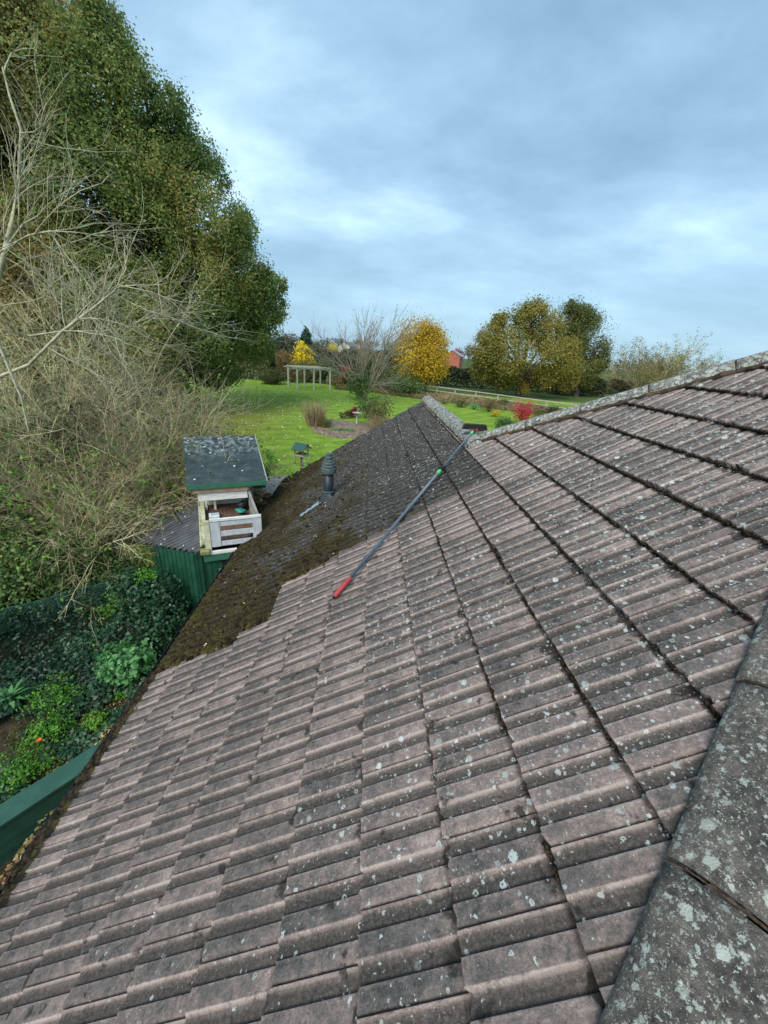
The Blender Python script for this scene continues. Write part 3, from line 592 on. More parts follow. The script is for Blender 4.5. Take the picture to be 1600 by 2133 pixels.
b = MB(); b.bar(L(1.435, 1.44, .80), L(1.435, 3.27, 1.50), .025, .10); b.bar(L(1.435, 5.0, .80), L(1.435, 3.28, 1.50), .025, .10); b.build('barge_board', paint('barge_pale', (.35, .42, .36)), rf)
b = MB(); lb(b, -.22, 1.0, 1.50, 1.56, .62, .735); b.build('lintel', paint('bare_timber', (.42, .30, .20), (.30, .2, .13)), play)
b = MB(); lb(b, -.13, .97, 1.565, 1.60, .40, .62); b.build('header_board', WHT, play)
b = MB()                                          # house shell behind the deck (back, sides, floor below)
for z in (0, .15, .30, .45, .60, .75): lb(b, -.12, .42 if z > .1 and z < .4 else .98, 2.28, 2.30, z + .005, z + .145)
b.build('front_boards', WHT, play)
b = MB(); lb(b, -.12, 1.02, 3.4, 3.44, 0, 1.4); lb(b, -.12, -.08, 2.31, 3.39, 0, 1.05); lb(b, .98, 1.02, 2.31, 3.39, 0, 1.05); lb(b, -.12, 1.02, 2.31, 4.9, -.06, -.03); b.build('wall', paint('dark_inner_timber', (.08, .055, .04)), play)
b = MB(); lb(b, -.10, -.02, .12, 2.26, -.25, .12); lb(b, -.13, -.11, .05, 2.3, -.02, .02); b.build('side_board', CRM, play)
b = MB()
for i in range(14): lb(b, -.02 + i * .083, -.02 + i * .083 + .078, .02, 2.27, -.04, -.002)
b.build('deck', DECK, play)
b = MB()                                          # front balustrade: rails with two slots
lb(b, .06, 1.06, -.055, -.005, .55, .60); b.build('handrail', WHT, play)
b = MB()
for z0, z1 in ((.43, .53), (.20, .31), (-.02, .08)): lb(b, .06, 1.06, -.035, -.01, z0, z1)
lb(b, .06, .24, -.048, -.036, -.02, .53); lb(b, .88, 1.06, -.048, -.036, -.02, .53); b.build('railing', GRYW, play)
b = MB(); lb(b, -.06, .05, -.06, .03, -.10, .56); b.build('post', CRM, play); b = MB(); lb(b, .98, 1.04, 0, .05, -.05, .58); b.build('post', CRM, play)
b = MB(); lb(b, .985, 1.03, .06, 1.95, .52, .57); 
for z0, z1 in ((.36, .48), (.14, .26)): lb(b, 1.0, 1.02, .06, 1.95, z0, z1)
for y_ in (.6, 1.25, 1.9): lb(b, .975, .995, y_, y_ + .07, -.02, .52)
b.build('side_railing', paint('grey_timber', (.34, .33, .30), (.22, .2, .18)), play)
b = MB(); lb(b, -.12, 1.15, -.10, -.04, -.16, -.10); b.build('sill', WHT, play)
b = MB(); lb(b, -.12, 1.15, -.09, -.05, -.32, -.165); b.build('trim', GTRIM, play)
b = MB(); lb(b, -.12, 1.15, 0, .03, -2.3, -.33)
for i in range(12): lb(b, -.12 + i * .105, -.10 + i * .105, -.012, -.001, -2.3, -.40)
b.build('lower_wall', GWALL, play)
b = MB(); lb(b, .14, 1.1, -.05, -.013, -.62, -.56); lb(b, .14, .2, -.05, -.013, -2.2, -.63); b.build('window_frame', paint('pale_green_frame', (.10, .24, .19), (.06, .15, .12)), play)
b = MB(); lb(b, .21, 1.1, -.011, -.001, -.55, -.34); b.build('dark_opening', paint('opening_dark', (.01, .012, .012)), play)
b = MB(); lb(b, -.17, .02, -.15, .01, -.14, -.03); b.build('corner_block', paint('mossy_block', (.32, .30, .14), (.18, .18, .06)), play, bevel=.03)
# things on the deck
b = MB(); P0 = (.16, 1.38)
lb(b, P0[0] - .10, P0[0] + .13, 1.30, 1.52, .02, .10); t_ = b.build('storage_tub', paint('white_plastic', (.62, .66, .68), (.5, .54, .56), rough=.4), bevel=.015); tag(t_, 'white plastic tub with a pale blue lid on the playhouse deck', 'tub')
b = MB(); lb(b, P0[0] - .06, P0[0] + .09, 1.34, 1.48, .1005, .108); lid = b.build('lid', paint('pale_blue_lid', (.42, .52, .60), rough=.4), t_)
bench = thing('bench', 'small white timber bench against the playhouse front boards', 'bench', L(.2, 2.0, 0))
b = MB(); lb(b, -.02, .58, 1.92, 2.18, .33, .37); b.build('seat', WHT, bench, bevel=.006)
b = MB(); lb(b, 0, .05, 1.95, 2.15, 0, .33); b.build('leg', WHT, bench); b = MB(); lb(b, .20, .25, 1.95, 2.15, 0, .33); b.build('leg', WHT, bench)
bag = clumps('bag', [L(.80, 1.62, .10), L(.86, 1.78, .11), L(.78, 1.5, .06)], .12, paint('black_bag', (.012, .014, .014), rough=.5), None, 12, .8, 2); tag(bag, 'black bag heaped on the deck against the side railing', 'bag')
cl2 = clumps('cloth', [L(.74, 1.44, .14), L(.80, 1.40, .13)], .07, paint('teal_cloth', (.02, .30, .24), rough=.7), None, 13, .4, 2); tag(cl2, 'small teal green cloth lying on the black bag on the deck', 'cloth')

# lean-to shed with corrugated roof: plane drops .42 per metre away from the playhouse
shed = thing('shed', 'dark green boarded shed with a black corrugated lean-to roof beside the playhouse', 'shed', CAM + np.array([-5.2, 9, -6.1]))
SA = CAM + np.array([-3.24, 7.10, -3.97])
def SP(t, b_, h=0.): return SA - U * t + W * b_ + np.array([0, 0, -.42 * t + h])
def cut(t): return -.42 + 1.50 * t if t > .28 else -.08 + .0 * t     # the slanting front edge
V = []; cols_ = []
ts = np.linspace(0, 2.5, 44); 
bs = np.arange(-.1, 4.0, .0125); ID = -np.ones((len(ts), len(bs)), int)
F = []
for i, t in enumerate(ts):
    for j, b_ in enumerate(bs):
        lo_ = 1.50 * t - .33 if t > .22 else -.08 + .3 * t
        if b_ >= lo_ - .02 and b_ <= 3.9:
            V.append(SP(t, max(b_, lo_), .034 * math.sin(b_ / .080 * math.pi))); ID[i, j] = len(V) - 1
for i in range(len(ts) - 1):
    for j in range(len(bs) - 1):
        q = [ID[i, j], ID[i, j + 1], ID[i + 1, j + 1], ID[i + 1, j]]
        if min(q) >= 0: F.append(q)
CORR, nt = new_mat('corrugated_black'); o_ = OBJ(nt); a_ = NOISE(nt, o_, 3, 5, .7); f_ = NOISE(nt, o_, 50, 3, .6)
vl = N(nt, 'ShaderNodeTexVoronoi', i={'Vector': o_, 'Scale': 13}); vc = N(nt, 'ShaderNodeSeparateColor', i={0: vl.outputs['Color']})
c = MIX(nt, STEP(nt, a_, .4, .65), (.016, .021, .028), (.040, .050, .060)); s3 = N(nt, 'ShaderNodeSeparateXYZ', i={0: o_})
c = MIX(nt, MATH(nt, 'MULTIPLY', STEP(nt, MATH(nt, 'ADD', s3.outputs[0], MATH(nt, 'MULTIPLY', a_, 2.)), -3.5, -4.9), .75), c, (.055, .040, .032))
c = MIX(nt, MATH(nt, 'MULTIPLY', STEP(nt, vl.outputs['Distance'], .25, .17), STEP(nt, vc.outputs[0], .78, .82)), c, (.55, .48, .38))
finish(nt, c, .55, f_, .3, .004)
so = raw('roof', V, F, CORR, shed, smooth=True); sm = so.modifiers.new('thick', 'SOLIDIFY'); sm.thickness = .006
wv = MB(); pts = []
for t in np.linspace(.18, 2.45, 26):
    lo_ = 1.50 * t - .33 if t > .22 else -.08 + .3 * t
    pts.append(SP(t, lo_ + .05, -.03))
def wallstrip(mb_, pts, depth=.04, rib=.012):
    for i in range(len(pts) - 1):
        a, c_ = np.array(pts[i]), np.array(pts[i + 1]); d = c_ - a; d[2] = 0; ln_ = np.linalg.norm(d); d /= ln_; nn_ = np.array([d[1], -d[0], 0])
        if nn_[1] > 0: nn_ = -nn_
        for s0, s1, o1 in ((0, .82, rib), (.82, 1, 0)):
            p = a + (c_ - a) * s0; q = a + (c_ - a) * s1; p0 = np.array([p[0], p[1], 0]); q0 = np.array([q[0], q[1], 0])
            f1 = nn_ * o1; bk = -nn_ * depth
            mb_.hexa([p0 + f1, q0 + f1, q0 + bk, p0 + bk, p + f1, q + f1, q + bk, p + bk])
wallstrip(wv, pts)
wv.build('wall', GWALL, shed)
b = MB(); wallstrip(b, [SP(.17, -.06, -.03), SP(.10, -.05, -.04), SP(.02, -.045, -.05), L(-.15, -.02, -.10)]); b.build('corner_wall', GWALL, shed)
b = MB(); wallstrip(b, [SP(2.45, b_, -.04) for b_ in np.arange(3.3, 3.86, .11)]); b.build('side_wall', GWALL, shed)
b = MB(); wallstrip(b, [SP(t, 3.85, -.04) for t in np.linspace(.05, 2.45, 20)]); b.build('back_wall', GWALL, shed)
b = MB(); lb(b, -.16, -.135, .03, 3.9, -.10, .03); b.build('edge_trim', CRM, shed)
# a broken branch resting on the corrugated roof
b = MB(); pp = [CAM + np.array(v) for v in []]
def onshed(px, py, h=.05):
    d = rayd(px, py); n_ = np.cross(W, -U + np.array([0, 0, -.42])); t = (n_ @ (SA - CAM)) / (n_ @ d); return CAM + d * t + np.array([0, 0, h])
b.tube([onshed(374, 1093), onshed(360, 1075), onshed(372, 1062), onshed(386, 1050, .1), onshed(392, 1035, .3)], [.035, .033, .03, .026, .018], 8); tag(b.build('branch', paint('dead_branch', (.26, .23, .15), (.16, .15, .09), scale=20, rough=.9), None, True), 'broken crooked branch lying on the black corrugated shed roof', 'branch')

# ------------------------------------------------------------------ bird table with feeders
bt = CAM + np.array([-2.30, 13.6, 0]); bt[2] = float(H(bt[0], bt[1]))
btab = thing('bird_table', 'wooden bird table with a dark green pitched roof standing on the lawn', 'bird table', bt)
WD = paint('bird_table_wood', (.20, .13, .085), (.12, .08, .055), scale=9, stretch=(4, 4, 1)); GR2 = paint('green_felt_small', (.03, .085, .075), (.045, .11, .095), scale=14, rough=.8)
zt = CAM[2] - 3.64
ct, sn = math.cos(-.42), math.sin(-.42)
def TB(a, b_, z): return (bt[0] + ct * a - sn * b_, bt[1] + sn * a + ct * b_, z)
b = MB(); b.tube([(bt[0], bt[1], bt[2]), (bt[0], bt[1], zt)], .035, 8); b.build('post', WD, btab)
b = MB(); b.box(-.20, .20, -.19, .19, zt, zt + .02, TB); tr_ = b.build('tray', WD, btab)
b = MB()
for x0, x1, y0, y1 in ((-.22, .22, -.21, -.19), (-.22, .22, .19, .21), (-.22, -.2, -.189, .189), (.2, .22, -.189, .189)): b.box(x0, x1, y0, y1, zt - .005, zt + .045, TB)
b.build('tray_lip', paint('pale_lip', (.40, .36, .28), (.3, .27, .2)), tr_)
for sx_ in (-.17, .17):
    for sy_ in (-.16, .16):
        b = MB(); b.box(sx_ - .015, sx_ + .015, sy_ - .015, sy_ + .015, zt + .021, zt + .25, TB); b.build('roof_post', WD, btab)
b = MB()
for sg in (-1, 1):
    y0, y1 = 0, sg * .27; z0, z1 = zt + .44, zt + .23
    V = [TB(-.25, y0, z0), TB(.25, y0, z0), TB(.25, y1, z1), TB(-.25, y1, z1)]; V2 = [(a, c, d - .018) for a, c, d in V]
    b.add(V2 + V, [[0, 1, 2, 3], [7, 6, 5, 4], [0, 4, 5, 1], [1, 5, 6, 2], [2, 6, 7, 3], [3, 7, 4, 0]])
b.build('roof', GR2, btab)
b = MB(); b.add([TB(.235, -.16, zt + .245), TB(.235, .16, zt + .245), TB(.235, 0, zt + .41), TB(.225, -.16, zt + .245), TB(.225, .16, zt + .245), TB(.225, 0, zt + .41)], [[0, 1, 2], [3, 5, 4], [0, 3, 4, 1], [1, 4, 5, 2], [2, 5, 3, 0]]); b.build('gable_end', paint('gable_pale', (.34, .3, .22)), btab)
FM = paint('feeder_tube', (.33, .29, .22), (.2, .18, .14), rough=.4); FP = paint('feeder_cap', (.5, .47, .40), rough=.5)
def feeder(px, lab, dz=0.):
    P = atY(px, 957, 13.55); P = np.array([P[0], P[1], zt - .10 - dz])
    f = thing('bird_feeder', lab, 'bird feeder', P, 'bird feeders hanging under the bird table')
    b = MB(); b.lathe(P, [(.028, -.25), (.028, 0)], 12); b.build('tube', FM, f, True)
    b = MB(); b.lathe(P, [(.04, .0), (.042, .012), (.02, .035)], 12); b.build('cap', FP, f, True)
    b = MB(); b.lathe(P, [(.055, -.275), (.06, -.262), (.03, -.25)], 12); b.build('perch_tray', FP, f, True)
    b = MB(); b.tube([P + (0, 0, .03), (P[0] * .8 + bt[0] * .2, P[1], zt)], .004, 4); b.build('hook', DK, f)
feeder(614, 'tube bird feeder hanging left of the bird table post'); feeder(642, 'tube bird feeder hanging right of the post, beneath the green roof'); feeder(631, 'tube bird feeder hanging just beside the bird table post', .06)

# ------------------------------------------------------------------ leaf palettes
OAKL = leafmat('oak_leaf_autumn', [(0, (.060, .115, .036)), (.33, (.145, .225, .060)), (.60, (.235, .29, .075)), (.82, (.37, .31, .09)), (1, (.50, .32, .12))], .45)
OAKD = leafmat('oak_leaf_brown', [(0, (.06, .060, .025)), (.4, (.14, .115, .04)), (.75, (.25, .165, .06)), (1, (.33, .21, .09))])
OAKB = leafmat('oak_leaf_bronze', [(0, (.08, .12, .04)), (.35, (.19, .21, .065)), (.7, (.33, .26, .085)), (1, (.48, .31, .12))], .45)
OAKG = leafmat('oak_leaf_gold', [(0, (.08, .11, .028)), (.35, (.18, .19, .04)), (.7, (.32, .25, .05)), (1, (.46, .28, .06))])
OAKO = leafmat('oak_leaf_olive', [(0, (.05, .075, .022)), (.45, (.13, .155, .04)), (.8, (.22, .20, .055)), (1, (.33, .24, .08))])
YELL = leafmat('leaf_yellow', [(0, (.24, .17, .02)), (.4, (.50, .33, .025)), (.8, (.72, .52, .035)), (1, (.78, .64, .08))], .4)
BRTY = leafmat('leaf_bright_yellow', [(0, (.5, .38, .01)), (.6, (.85, .68, .02)), (1, (.7, .66, .06))], .4)
REDL = leafmat('leaf_red', [(0, (.28, .03, .03)), (.5, (.55, .07, .07)), (1, (.65, .16, .12))], .35)
DRED = leafmat('leaf_dark_red', [(0, (.08, .015, .02)), (.6, (.22, .03, .05)), (1, (.35, .05, .07))], .3)
GRNL = leafmat('leaf_green', [(0, (.025, .055, .02)), (.45, (.065, .13, .038)), (.8, (.13, .22, .06)), (1, (.30, .33, .09))])
BGRN = leafmat('leaf_bright_green', [(0, (.05, .17, .02)), (.5, (.12, .34, .04)), (1, (.30, .46, .07))], .35)
GERA = leafmat('leaf_cool_green', [(0, (.04, .12, .035)), (.5, (.11, .29, .10)), (1, (.22, .46, .17))], .25)
IVYL = leafmat('ivy_leaf', [(0, (.008, .028, .014)), (.5, (.028, .078, .036)), (.88, (.065, .14, .06)), (1, (.20, .26, .10))], .12, .4)
EVER = leafmat('evergreen_leaf', [(0, (.008, .025, .014)), (.6, (.02, .058, .03)), (1, (.04, .10, .045))], .15)
HEDG = leafmat('hedge_leaf', [(0, (.012, .020, .008)), (.5, (.028, .045, .015)), (.9, (.055, .075, .022)), (1, (.12, .09, .03))], .2)
OLIV = leafmat('leaf_olive', [(0, (.04, .055, .015)), (.5, (.10, .12, .035)), (.85, (.17, .17, .06)), (1, (.26, .2, .08))], .3)
STRW = leafmat('dry_stems', [(0, (.11, .08, .045)), (.5, (.27, .20, .11)), (1, (.42, .33, .2))], .2)
FARL = leafmat('far_leaf', [(0, (.03, .04, .022)), (.5, (.07, .078, .038)), (.8, (.13, .11, .05)), (1, (.22, .15, .06))], .2)
BARK = paint('bark_grey_brown', (.085, .07, .052), (.045, .038, .028), scale=12, rough=.95, bstr=.8, bscale=30); PALEB = paint('bark_pale', (.46, .44, .31), (.24, .24, .12), scale=10, rough=.9, bscale=40)
TWG = paint('twig_pale', (.70, .64, .38), (.44, .40, .18), scale=7, rough=.9); TWD = paint('twig_dark', (.25, .21, .13), (.14, .12, .07), scale=7, rough=.9); TWB = paint('twig_brown', (.54, .46, .27), (.32, .27, .13), scale=7, rough=.9)

def crown_points(clumps_, n, seed, spread=.16, per=34, shell=.55, gap=0., gf=.5):
    r = np.random.default_rng(seed); C = np.array([c for c, _ in clumps_]); R = np.array([np.atleast_1d(q) * np.ones(3) for _, q in clumps_])
    wt = (R[:, 0] * R[:, 1] * R[:, 2]) ** (2 / 3); wt = wt / wt.sum(); ns = max(1, n // per); ci = r.choice(len(C), ns, p=wt)
    d = r.normal(size=(ns, 3)); d /= np.linalg.norm(d, axis=1)[:, None]; rad = shell + (1 - shell) * r.random(ns) ** .6
    irr = .82 + .36 * hnoise(d[:, 0] * 2.2 + ci * 3.7, d[:, 1] * 2.2, d[:, 2] * 2.2, seed=seed)
    S = C[ci] + d * R[ci] * (rad * irr)[:, None]
    if gap:
        kp = fbm(S[:, 0], S[:, 1], S[:, 2], f=gf, seed=seed + 50, o=2) > gap; S, ci, ns = S[kp], ci[kp], int(kp.sum())
    sub = r.uniform(.5, 1.5, ns); tone = np.clip(.5 * r.random(ns) + 1.25 * (fbm(S[:, 0], S[:, 1], S[:, 2], f=gf * .8, seed=seed + 70, o=2) - .25), 0, 1)
    P = np.repeat(S, per, 0) + r.normal(size=(ns * per, 3)) * (spread * R[ci].mean(1) * sub).repeat(per)[:, None] * (np.array([.85, .85, 1.05]) if gap else np.array([1, 1, .7]))
    Nn = P - np.repeat(C[ci], per, 0); Nn = Nn / (np.linalg.norm(Nn, axis=1)[:, None] + 1e-6) + r.normal(0, .8, P.shape) + np.array([0, 0, .35])
    rr = np.clip(.55 * tone.repeat(per) + .5 * r.random(len(P)) - .03, 0, 1)
    return P, Nn, rr, S
def branch_to(mb_, a, b_, r0, r1, wob, seed, n=7, sides=6):
    r = random.Random(seed); a = np.array(a, float); b_ = np.array(b_, float); pts = []
    for i in range(n):
        t = i / (n - 1); p = a + (b_ - a) * t; p[2] += math.sin(t * math.pi) * wob * .4
        if 0 < i < n - 1: p = p + np.array([r.uniform(-1, 1) for _ in range(3)]) * wob * .35
        pts.append(p)
    mb_.tube(pts, np.linspace(r0, r1, n), sides, False); return pts
def tree(name, label, base, clumps_, nleaf, lsize, mat, tr=.3, bark=None, group=None, cat='tree', seed=1, spread=.16, per=34, shell=.55, asp=.7, forkz=None, crownname='crown', twigs=True, ntw=260, gap=0., gf=.5):
    base = np.array(base, float); t = thing(name, label, cat, base, group); bark = bark or BARK
    C = np.array([c for c, _ in clumps_]); cen = C.mean(0); zb = base[2] + (forkz if forkz else (cen[2] - base[2]) * .45)
    b = MB(); fk = np.array([base[0] * .6 + cen[0] * .4, base[1] * .6 + cen[1] * .4, zb])
    branch_to(b, base - (0, 0, .2), fk, tr * 1.25, tr * .8, tr, seed, 6, 10)
    for i, (c, r_) in enumerate(clumps_): 
        branch_to(b, fk, np.array(c, float), tr * .55, tr * .10, tr * 1.5, seed * 31 + i, 8, 6)
    P, Nn, rr, S = crown_points(clumps_, nleaf, seed, spread, per, shell, gap, gf)
    if twigs:
        for i in range(0, len(S), max(1, len(S) // ntw)):
            j = int(np.argmin(((C - S[i]) ** 2).sum(1))); branch_to(b, C[j] + (S[i] - C[j]) * .15, S[i], tr * .09, tr * .02, tr * .6, i, 4, 3)
    b.build('trunk', bark, t, True)
    leafquads(crownname, P, Nn, lsize, mat, t, seed, asp, rr); return t
def growtree(mb_, start, d, length, r0, depth, rr, wob=.22, grav=0., tips=None, sides=4, kids=(2, 4), shrink=(.5, .78), lims=(.25, 1.0), ang=(.3, .9)):
    start = np.array(start, float); d = np.array(d, float); d /= np.linalg.norm(d); n = 5 if depth > 1 else 4; pts = [start]; p = start; sd_ = length / (n - 1)
    for i in range(n - 1):
        d = d + np.array([rr.gauss(0, 1), rr.gauss(0, 1), rr.gauss(0, 1)]) * wob * .5 + np.array([0, 0, grav]); d /= np.linalg.norm(d); p = p + d * sd_; pts.append(p)
    mb_.tube(pts, np.linspace(r0, r0 * (.62 if depth > 0 else .3), n), sides if depth > 1 else 3, False)
    if depth <= 0:
        if tips is not None: tips.append(p)
        return
    for k in range(rr.randint(*kids)):
        t = rr.uniform(*lims); i = min(n - 2, int(t * (n - 1))); q = pts[i] + (pts[i + 1] - pts[i]) * (t * (n - 1) - i)
        a = rr.uniform(*ang); ax = np.array([rr.gauss(0, 1) for _ in range(3)]); ax -= d * (ax @ d); ax /= np.linalg.norm(ax) + 1e-9
        nd = d * math.cos(a) + ax * math.sin(a)
        growtree(mb_, q, nd, length * rr.uniform(*shrink), r0 * .58, depth - 1, rr, wob, grav, tips, sides, kids, shrink, (.15, 1.), ang)
    nd = d; growtree(mb_, pts[-1], nd, length * rr.uniform(*shrink), r0 * .62, depth - 1, rr, wob, grav, tips, sides, kids, shrink, lims, ang)
def shrub(name, label, px, py, rx, rz, mat, n=1500, ls=.05, cat='shrub', group=None, seed=1, ry=None, lumps=5, base=None, stems=True, asp=.7, per=14, pts6=False, bark=None):
    B = gp(px, py) if base is None else np.array(base, float); r = np.random.default_rng(seed); ry = ry or rx; t = thing(name, label, cat, B, group)
    cl_ = [(B + np.array([r.uniform(-.55, .55) * rx, r.uniform(-.55, .55) * ry, rz * r.uniform(.35, .75)]), (rx * .6, ry * .6, rz * .42)) for _ in range(lumps)]
    P, Nn, rr, S = crown_points(cl_, n, seed, .2, per, .35); P[:, 2] = np.maximum(P[:, 2], B[2] + .02)
    b = MB()
    for i, (c, _) in enumerate(cl_):
        branch_to(b, B - (0, 0, .05), c + np.array([0, 0, rz * .1]), max(.006, rx * .03), max(.003, rx * .008), rx * .15, seed + i, 5, 4)
    b.build('stems', bark or BARK, t, True); leafquads('foliage', P, Nn, ls, mat, t, seed, asp, rr, pts6=pts6); return t

# ------------------------------------------------------------------ the two big oaks on the left
def cpt(px, py, Y, r): return (atY(px, py, Y), r)
cl1 = [cpt(170, 110, 27, 2.6), cpt(120, 230, 26, 3.2), cpt(240, 210, 27, 2.8), cpt(310, 250, 28, 2.3), cpt(300, 380, 27, 3.0), cpt(200, 400, 25, 3.0), cpt(390, 360, 29, 2.2), cpt(415, 470, 28, 2.7),
       cpt(300, 520, 26, 3.0), cpt(470, 480, 30, 2.0), cpt(500, 590, 30, 2.5), cpt(400, 600, 27, 2.8), cpt(540, 640, 31, 1.9), cpt(500, 700, 30, 2.1), cpt(420, 710, 27, 2.1), cpt(530, 720, 32, 1.5), cpt(460, 780, 29, 1.35),
       cpt(200, 600, 25, 3.2), cpt(330, 680, 25, 2.6), cpt(190, 760, 24, 2.8), cpt(300, 790, 25, 2.0), cpt(410, 800, 27, 1.2), cpt(100, 500, 25, 3.0), cpt(190, 60, 27, 1.7), cpt(560, 590, 31, 1.1)]
cl1 = [(c, np.array([r * .98, r * 1.05, r * .82])) for c, r in cl1]
bx, by = -14.5, 28.
tree('oak_tree', 'huge green and bronze oak with a rounded crown at the edge of the lawn', (bx, by, float(H(bx, by))), cl1, 500000, .125, OAKL, .55, seed=5, spread=.125, per=70, shell=.6, forkz=3.5, ntw=900, gap=.385, gf=.38)
cl2 = [cpt(20, 60, 26, 2.8), cpt(-60, 20, 26, 3.4), cpt(60, 150, 27, 2.4), cpt(10, 260, 25, 3.0), cpt(-80, 200, 24, 3.5), cpt(40, 380, 24, 2.8), cpt(-60, 420, 24, 3.2), cpt(20, 530, 23, 2.8), cpt(80, 660, 23, 2.6), cpt(-40, 680, 22, 3.0), cpt(90, 790, 22, 2.2), cpt(0, 800, 21, 2.2), cpt(120, 300, 25, 2.2)]
cl2 = [(c, np.array([r, r, r * .85])) for c, r in cl2]; bx, by = -23.5, 25.
tree('oak_tree', 'browner oak at the far left edge, its top cut by the picture', (bx, by, float(H(bx, by))), cl2, 240000, .125, OAKB, .5, seed=8, spread=.13, per=70, shell=.6, forkz=3.5, ntw=700, gap=.40, gf=.38)
# under-storey hedge at the foot of the oaks
for i, (px, py, rx, rz, mt, lb_) in enumerate(((150, 905, 2.6, 2.6, HEDG, 'dark holly bush at the foot of the left oak'), (270, 890, 2.2, 2.4, HEDG, 'dark bush between the oak trunk and the lawn'), (345, 872, 1.6, 1.6, OLIV, 'olive bush at the lawn edge under the oak'), (565, 800, 1.5, 1.7, OLIV, 'loose olive bush left of the pergola'))):
    shrub('bush', lb_, px, py, rx, rz, mt, 9000, .12, 'bush', seed=60 + i, lumps=7, per=20)

# ------------------------------------------------------------------ bare shrubs and trees in front on the left
rr = random.Random(11); tw = thing('bare_tree', 'bare pale-twigged tree arching in from the left in front of the oak', 'tree', (-8.2, 9.5, float(H(-8.2, 9.5))))
b = MB(); tips = []
def limb(pxs, Y, r0, r1):
    P = [atY(x, y, Y + dy) for x, y, dy in pxs]; b.tube(P, np.linspace(r0, r1, len(P)), 7, False); return P
L1 = limb([(-60, 900, 0), (-20, 700, 0), (0, 560, .1), (25, 460, .2), (40, 370, .3), (44, 270, .4), (20, 200, .5), (5, 140, .6)], 8.5, .050, .012)
L2 = limb([(-40, 800, 0), (60, 760, 0), (130, 690, 0), (190, 645, .1), (240, 605, .2), (262, 560, .3), (258, 500, .4)], 8.0, .034, .007)
L3 = limb([(-10, 700, 0), (20, 770, 0), (45, 830, 0), (60, 900, 0)], 7.0, .026, .012)
L4 = limb([(-60, 540, 0), (0, 525, 0), (60, 490, 0), (105, 480, .2), (170, 520, .5)], 8.2, .022, .007)
L5 = limb([(60, 700, 0), (130, 690, .3), (210, 690, .6), (290, 680, 1.), (360, 640, 1.3)], 8.3, .020, .006)
for P, dirs in ((L1, 16), (L2, 16), (L4, 10), (L5, 16)):
    for k in range(dirs):
        i = rr.randint(1, len(P) - 2); q = P[i] + (P[i + 1] - P[i]) * rr.random(); d = np.array([rr.uniform(-.2, 1), rr.uniform(-.3, .6), rr.uniform(-.5, .8)])
        growtree(b, q, d, rr.uniform(.6, 1.2), .012, 2, rr, .3, .01, tips, 4)
b.build('trunk', PALEB, tw, True)
tl = np.array([tips[i] for i in range(0, len(tips), 5)]); leafquads('leaves', tl, rg.normal(size=tl.shape), .05, BGRN, tw, 5)
# dense thicket of arching twigs, several multi-stem bare shrubs
stems = [(-6.35, 10.7, 3.6, .25), (-7.2, 9.4, 3.5, .3), (-7.9, 10.6, 4.3, .1), (-9.2, 11.5, 4.6, 0), (-6.9, 12.4, 3.6, .1), (-8.6, 8.4, 3.2, 0), (-6.95, 8.7, 2.9, .32), (-10.4, 9.8, 4.2, 0), (-8.4, 13.0, 5.6, 0), (-11.0, 13.2, 6.6, 0), (-6.0, 11.3, 3.3, .22), (-5.9, 12.6, 3.0, -.1)]
labs = ['bare twiggy shrub leaning over the corrugated shed roof', 'bare shrub with pale arching twigs behind the green shed', 'tall bare shrub in the middle of the thicket, in front of the oak', 'bare shrub deep in the thicket near the left edge', 'bare shrub whose twigs hang over the felt roof of the playhouse', 'bare shrub rising from the ivy at the left edge', 'low bare shrub at the broken branch on the shed', 'bare shrub farthest left behind the arching tree', 'tall spreading bare shrub reaching over the lawn edge', 'tallest bare shrub, in front of the left oak', 'bare shrub with twigs brushing the left edge of the felt roof', 'low bare shrub between the felt roof and the lawn']
for i, (x, y, hgt, lean_) in enumerate(stems):
    rr = random.Random(40 + i); z = float(H(x, y)); t = thing('bare_shrub', labs[i], 'shrub', (x, y, z), 'bare twiggy shrubs in the thicket'); b = MB(); tips = []
    for k in range(12):
        d = np.array([rr.uniform(-.6, .95) + lean_ * 1.3, rr.uniform(-.6, .5) - lean_ * .3, rr.uniform(.8, 1.4)])
        growtree(b, (x + rr.uniform(-.3, .3), y + rr.uniform(-.3, .3), z), d, hgt * rr.uniform(.5, .72), .018, 3, rr, .28, -.012, tips, 4, (4, 5), (.45, .70), (.2, 1), (.35, 1.05))
    b.build('branches', (TWG, TWB, TWD)[i % 3], t, True)
    tl = np.array(tips); tl = tl[rg.random(len(tl)) < np.where(tl[:, 2] < 3.6, .45, .15)]
    leafquads('leaves', np.repeat(tl, 3, 0) + rg.normal(0, .03, (len(tl) * 3, 3)), rg.normal(size=(len(tl) * 3, 3)), .07, (OLIV, BGRN, GRNL)[i % 3], t, i)

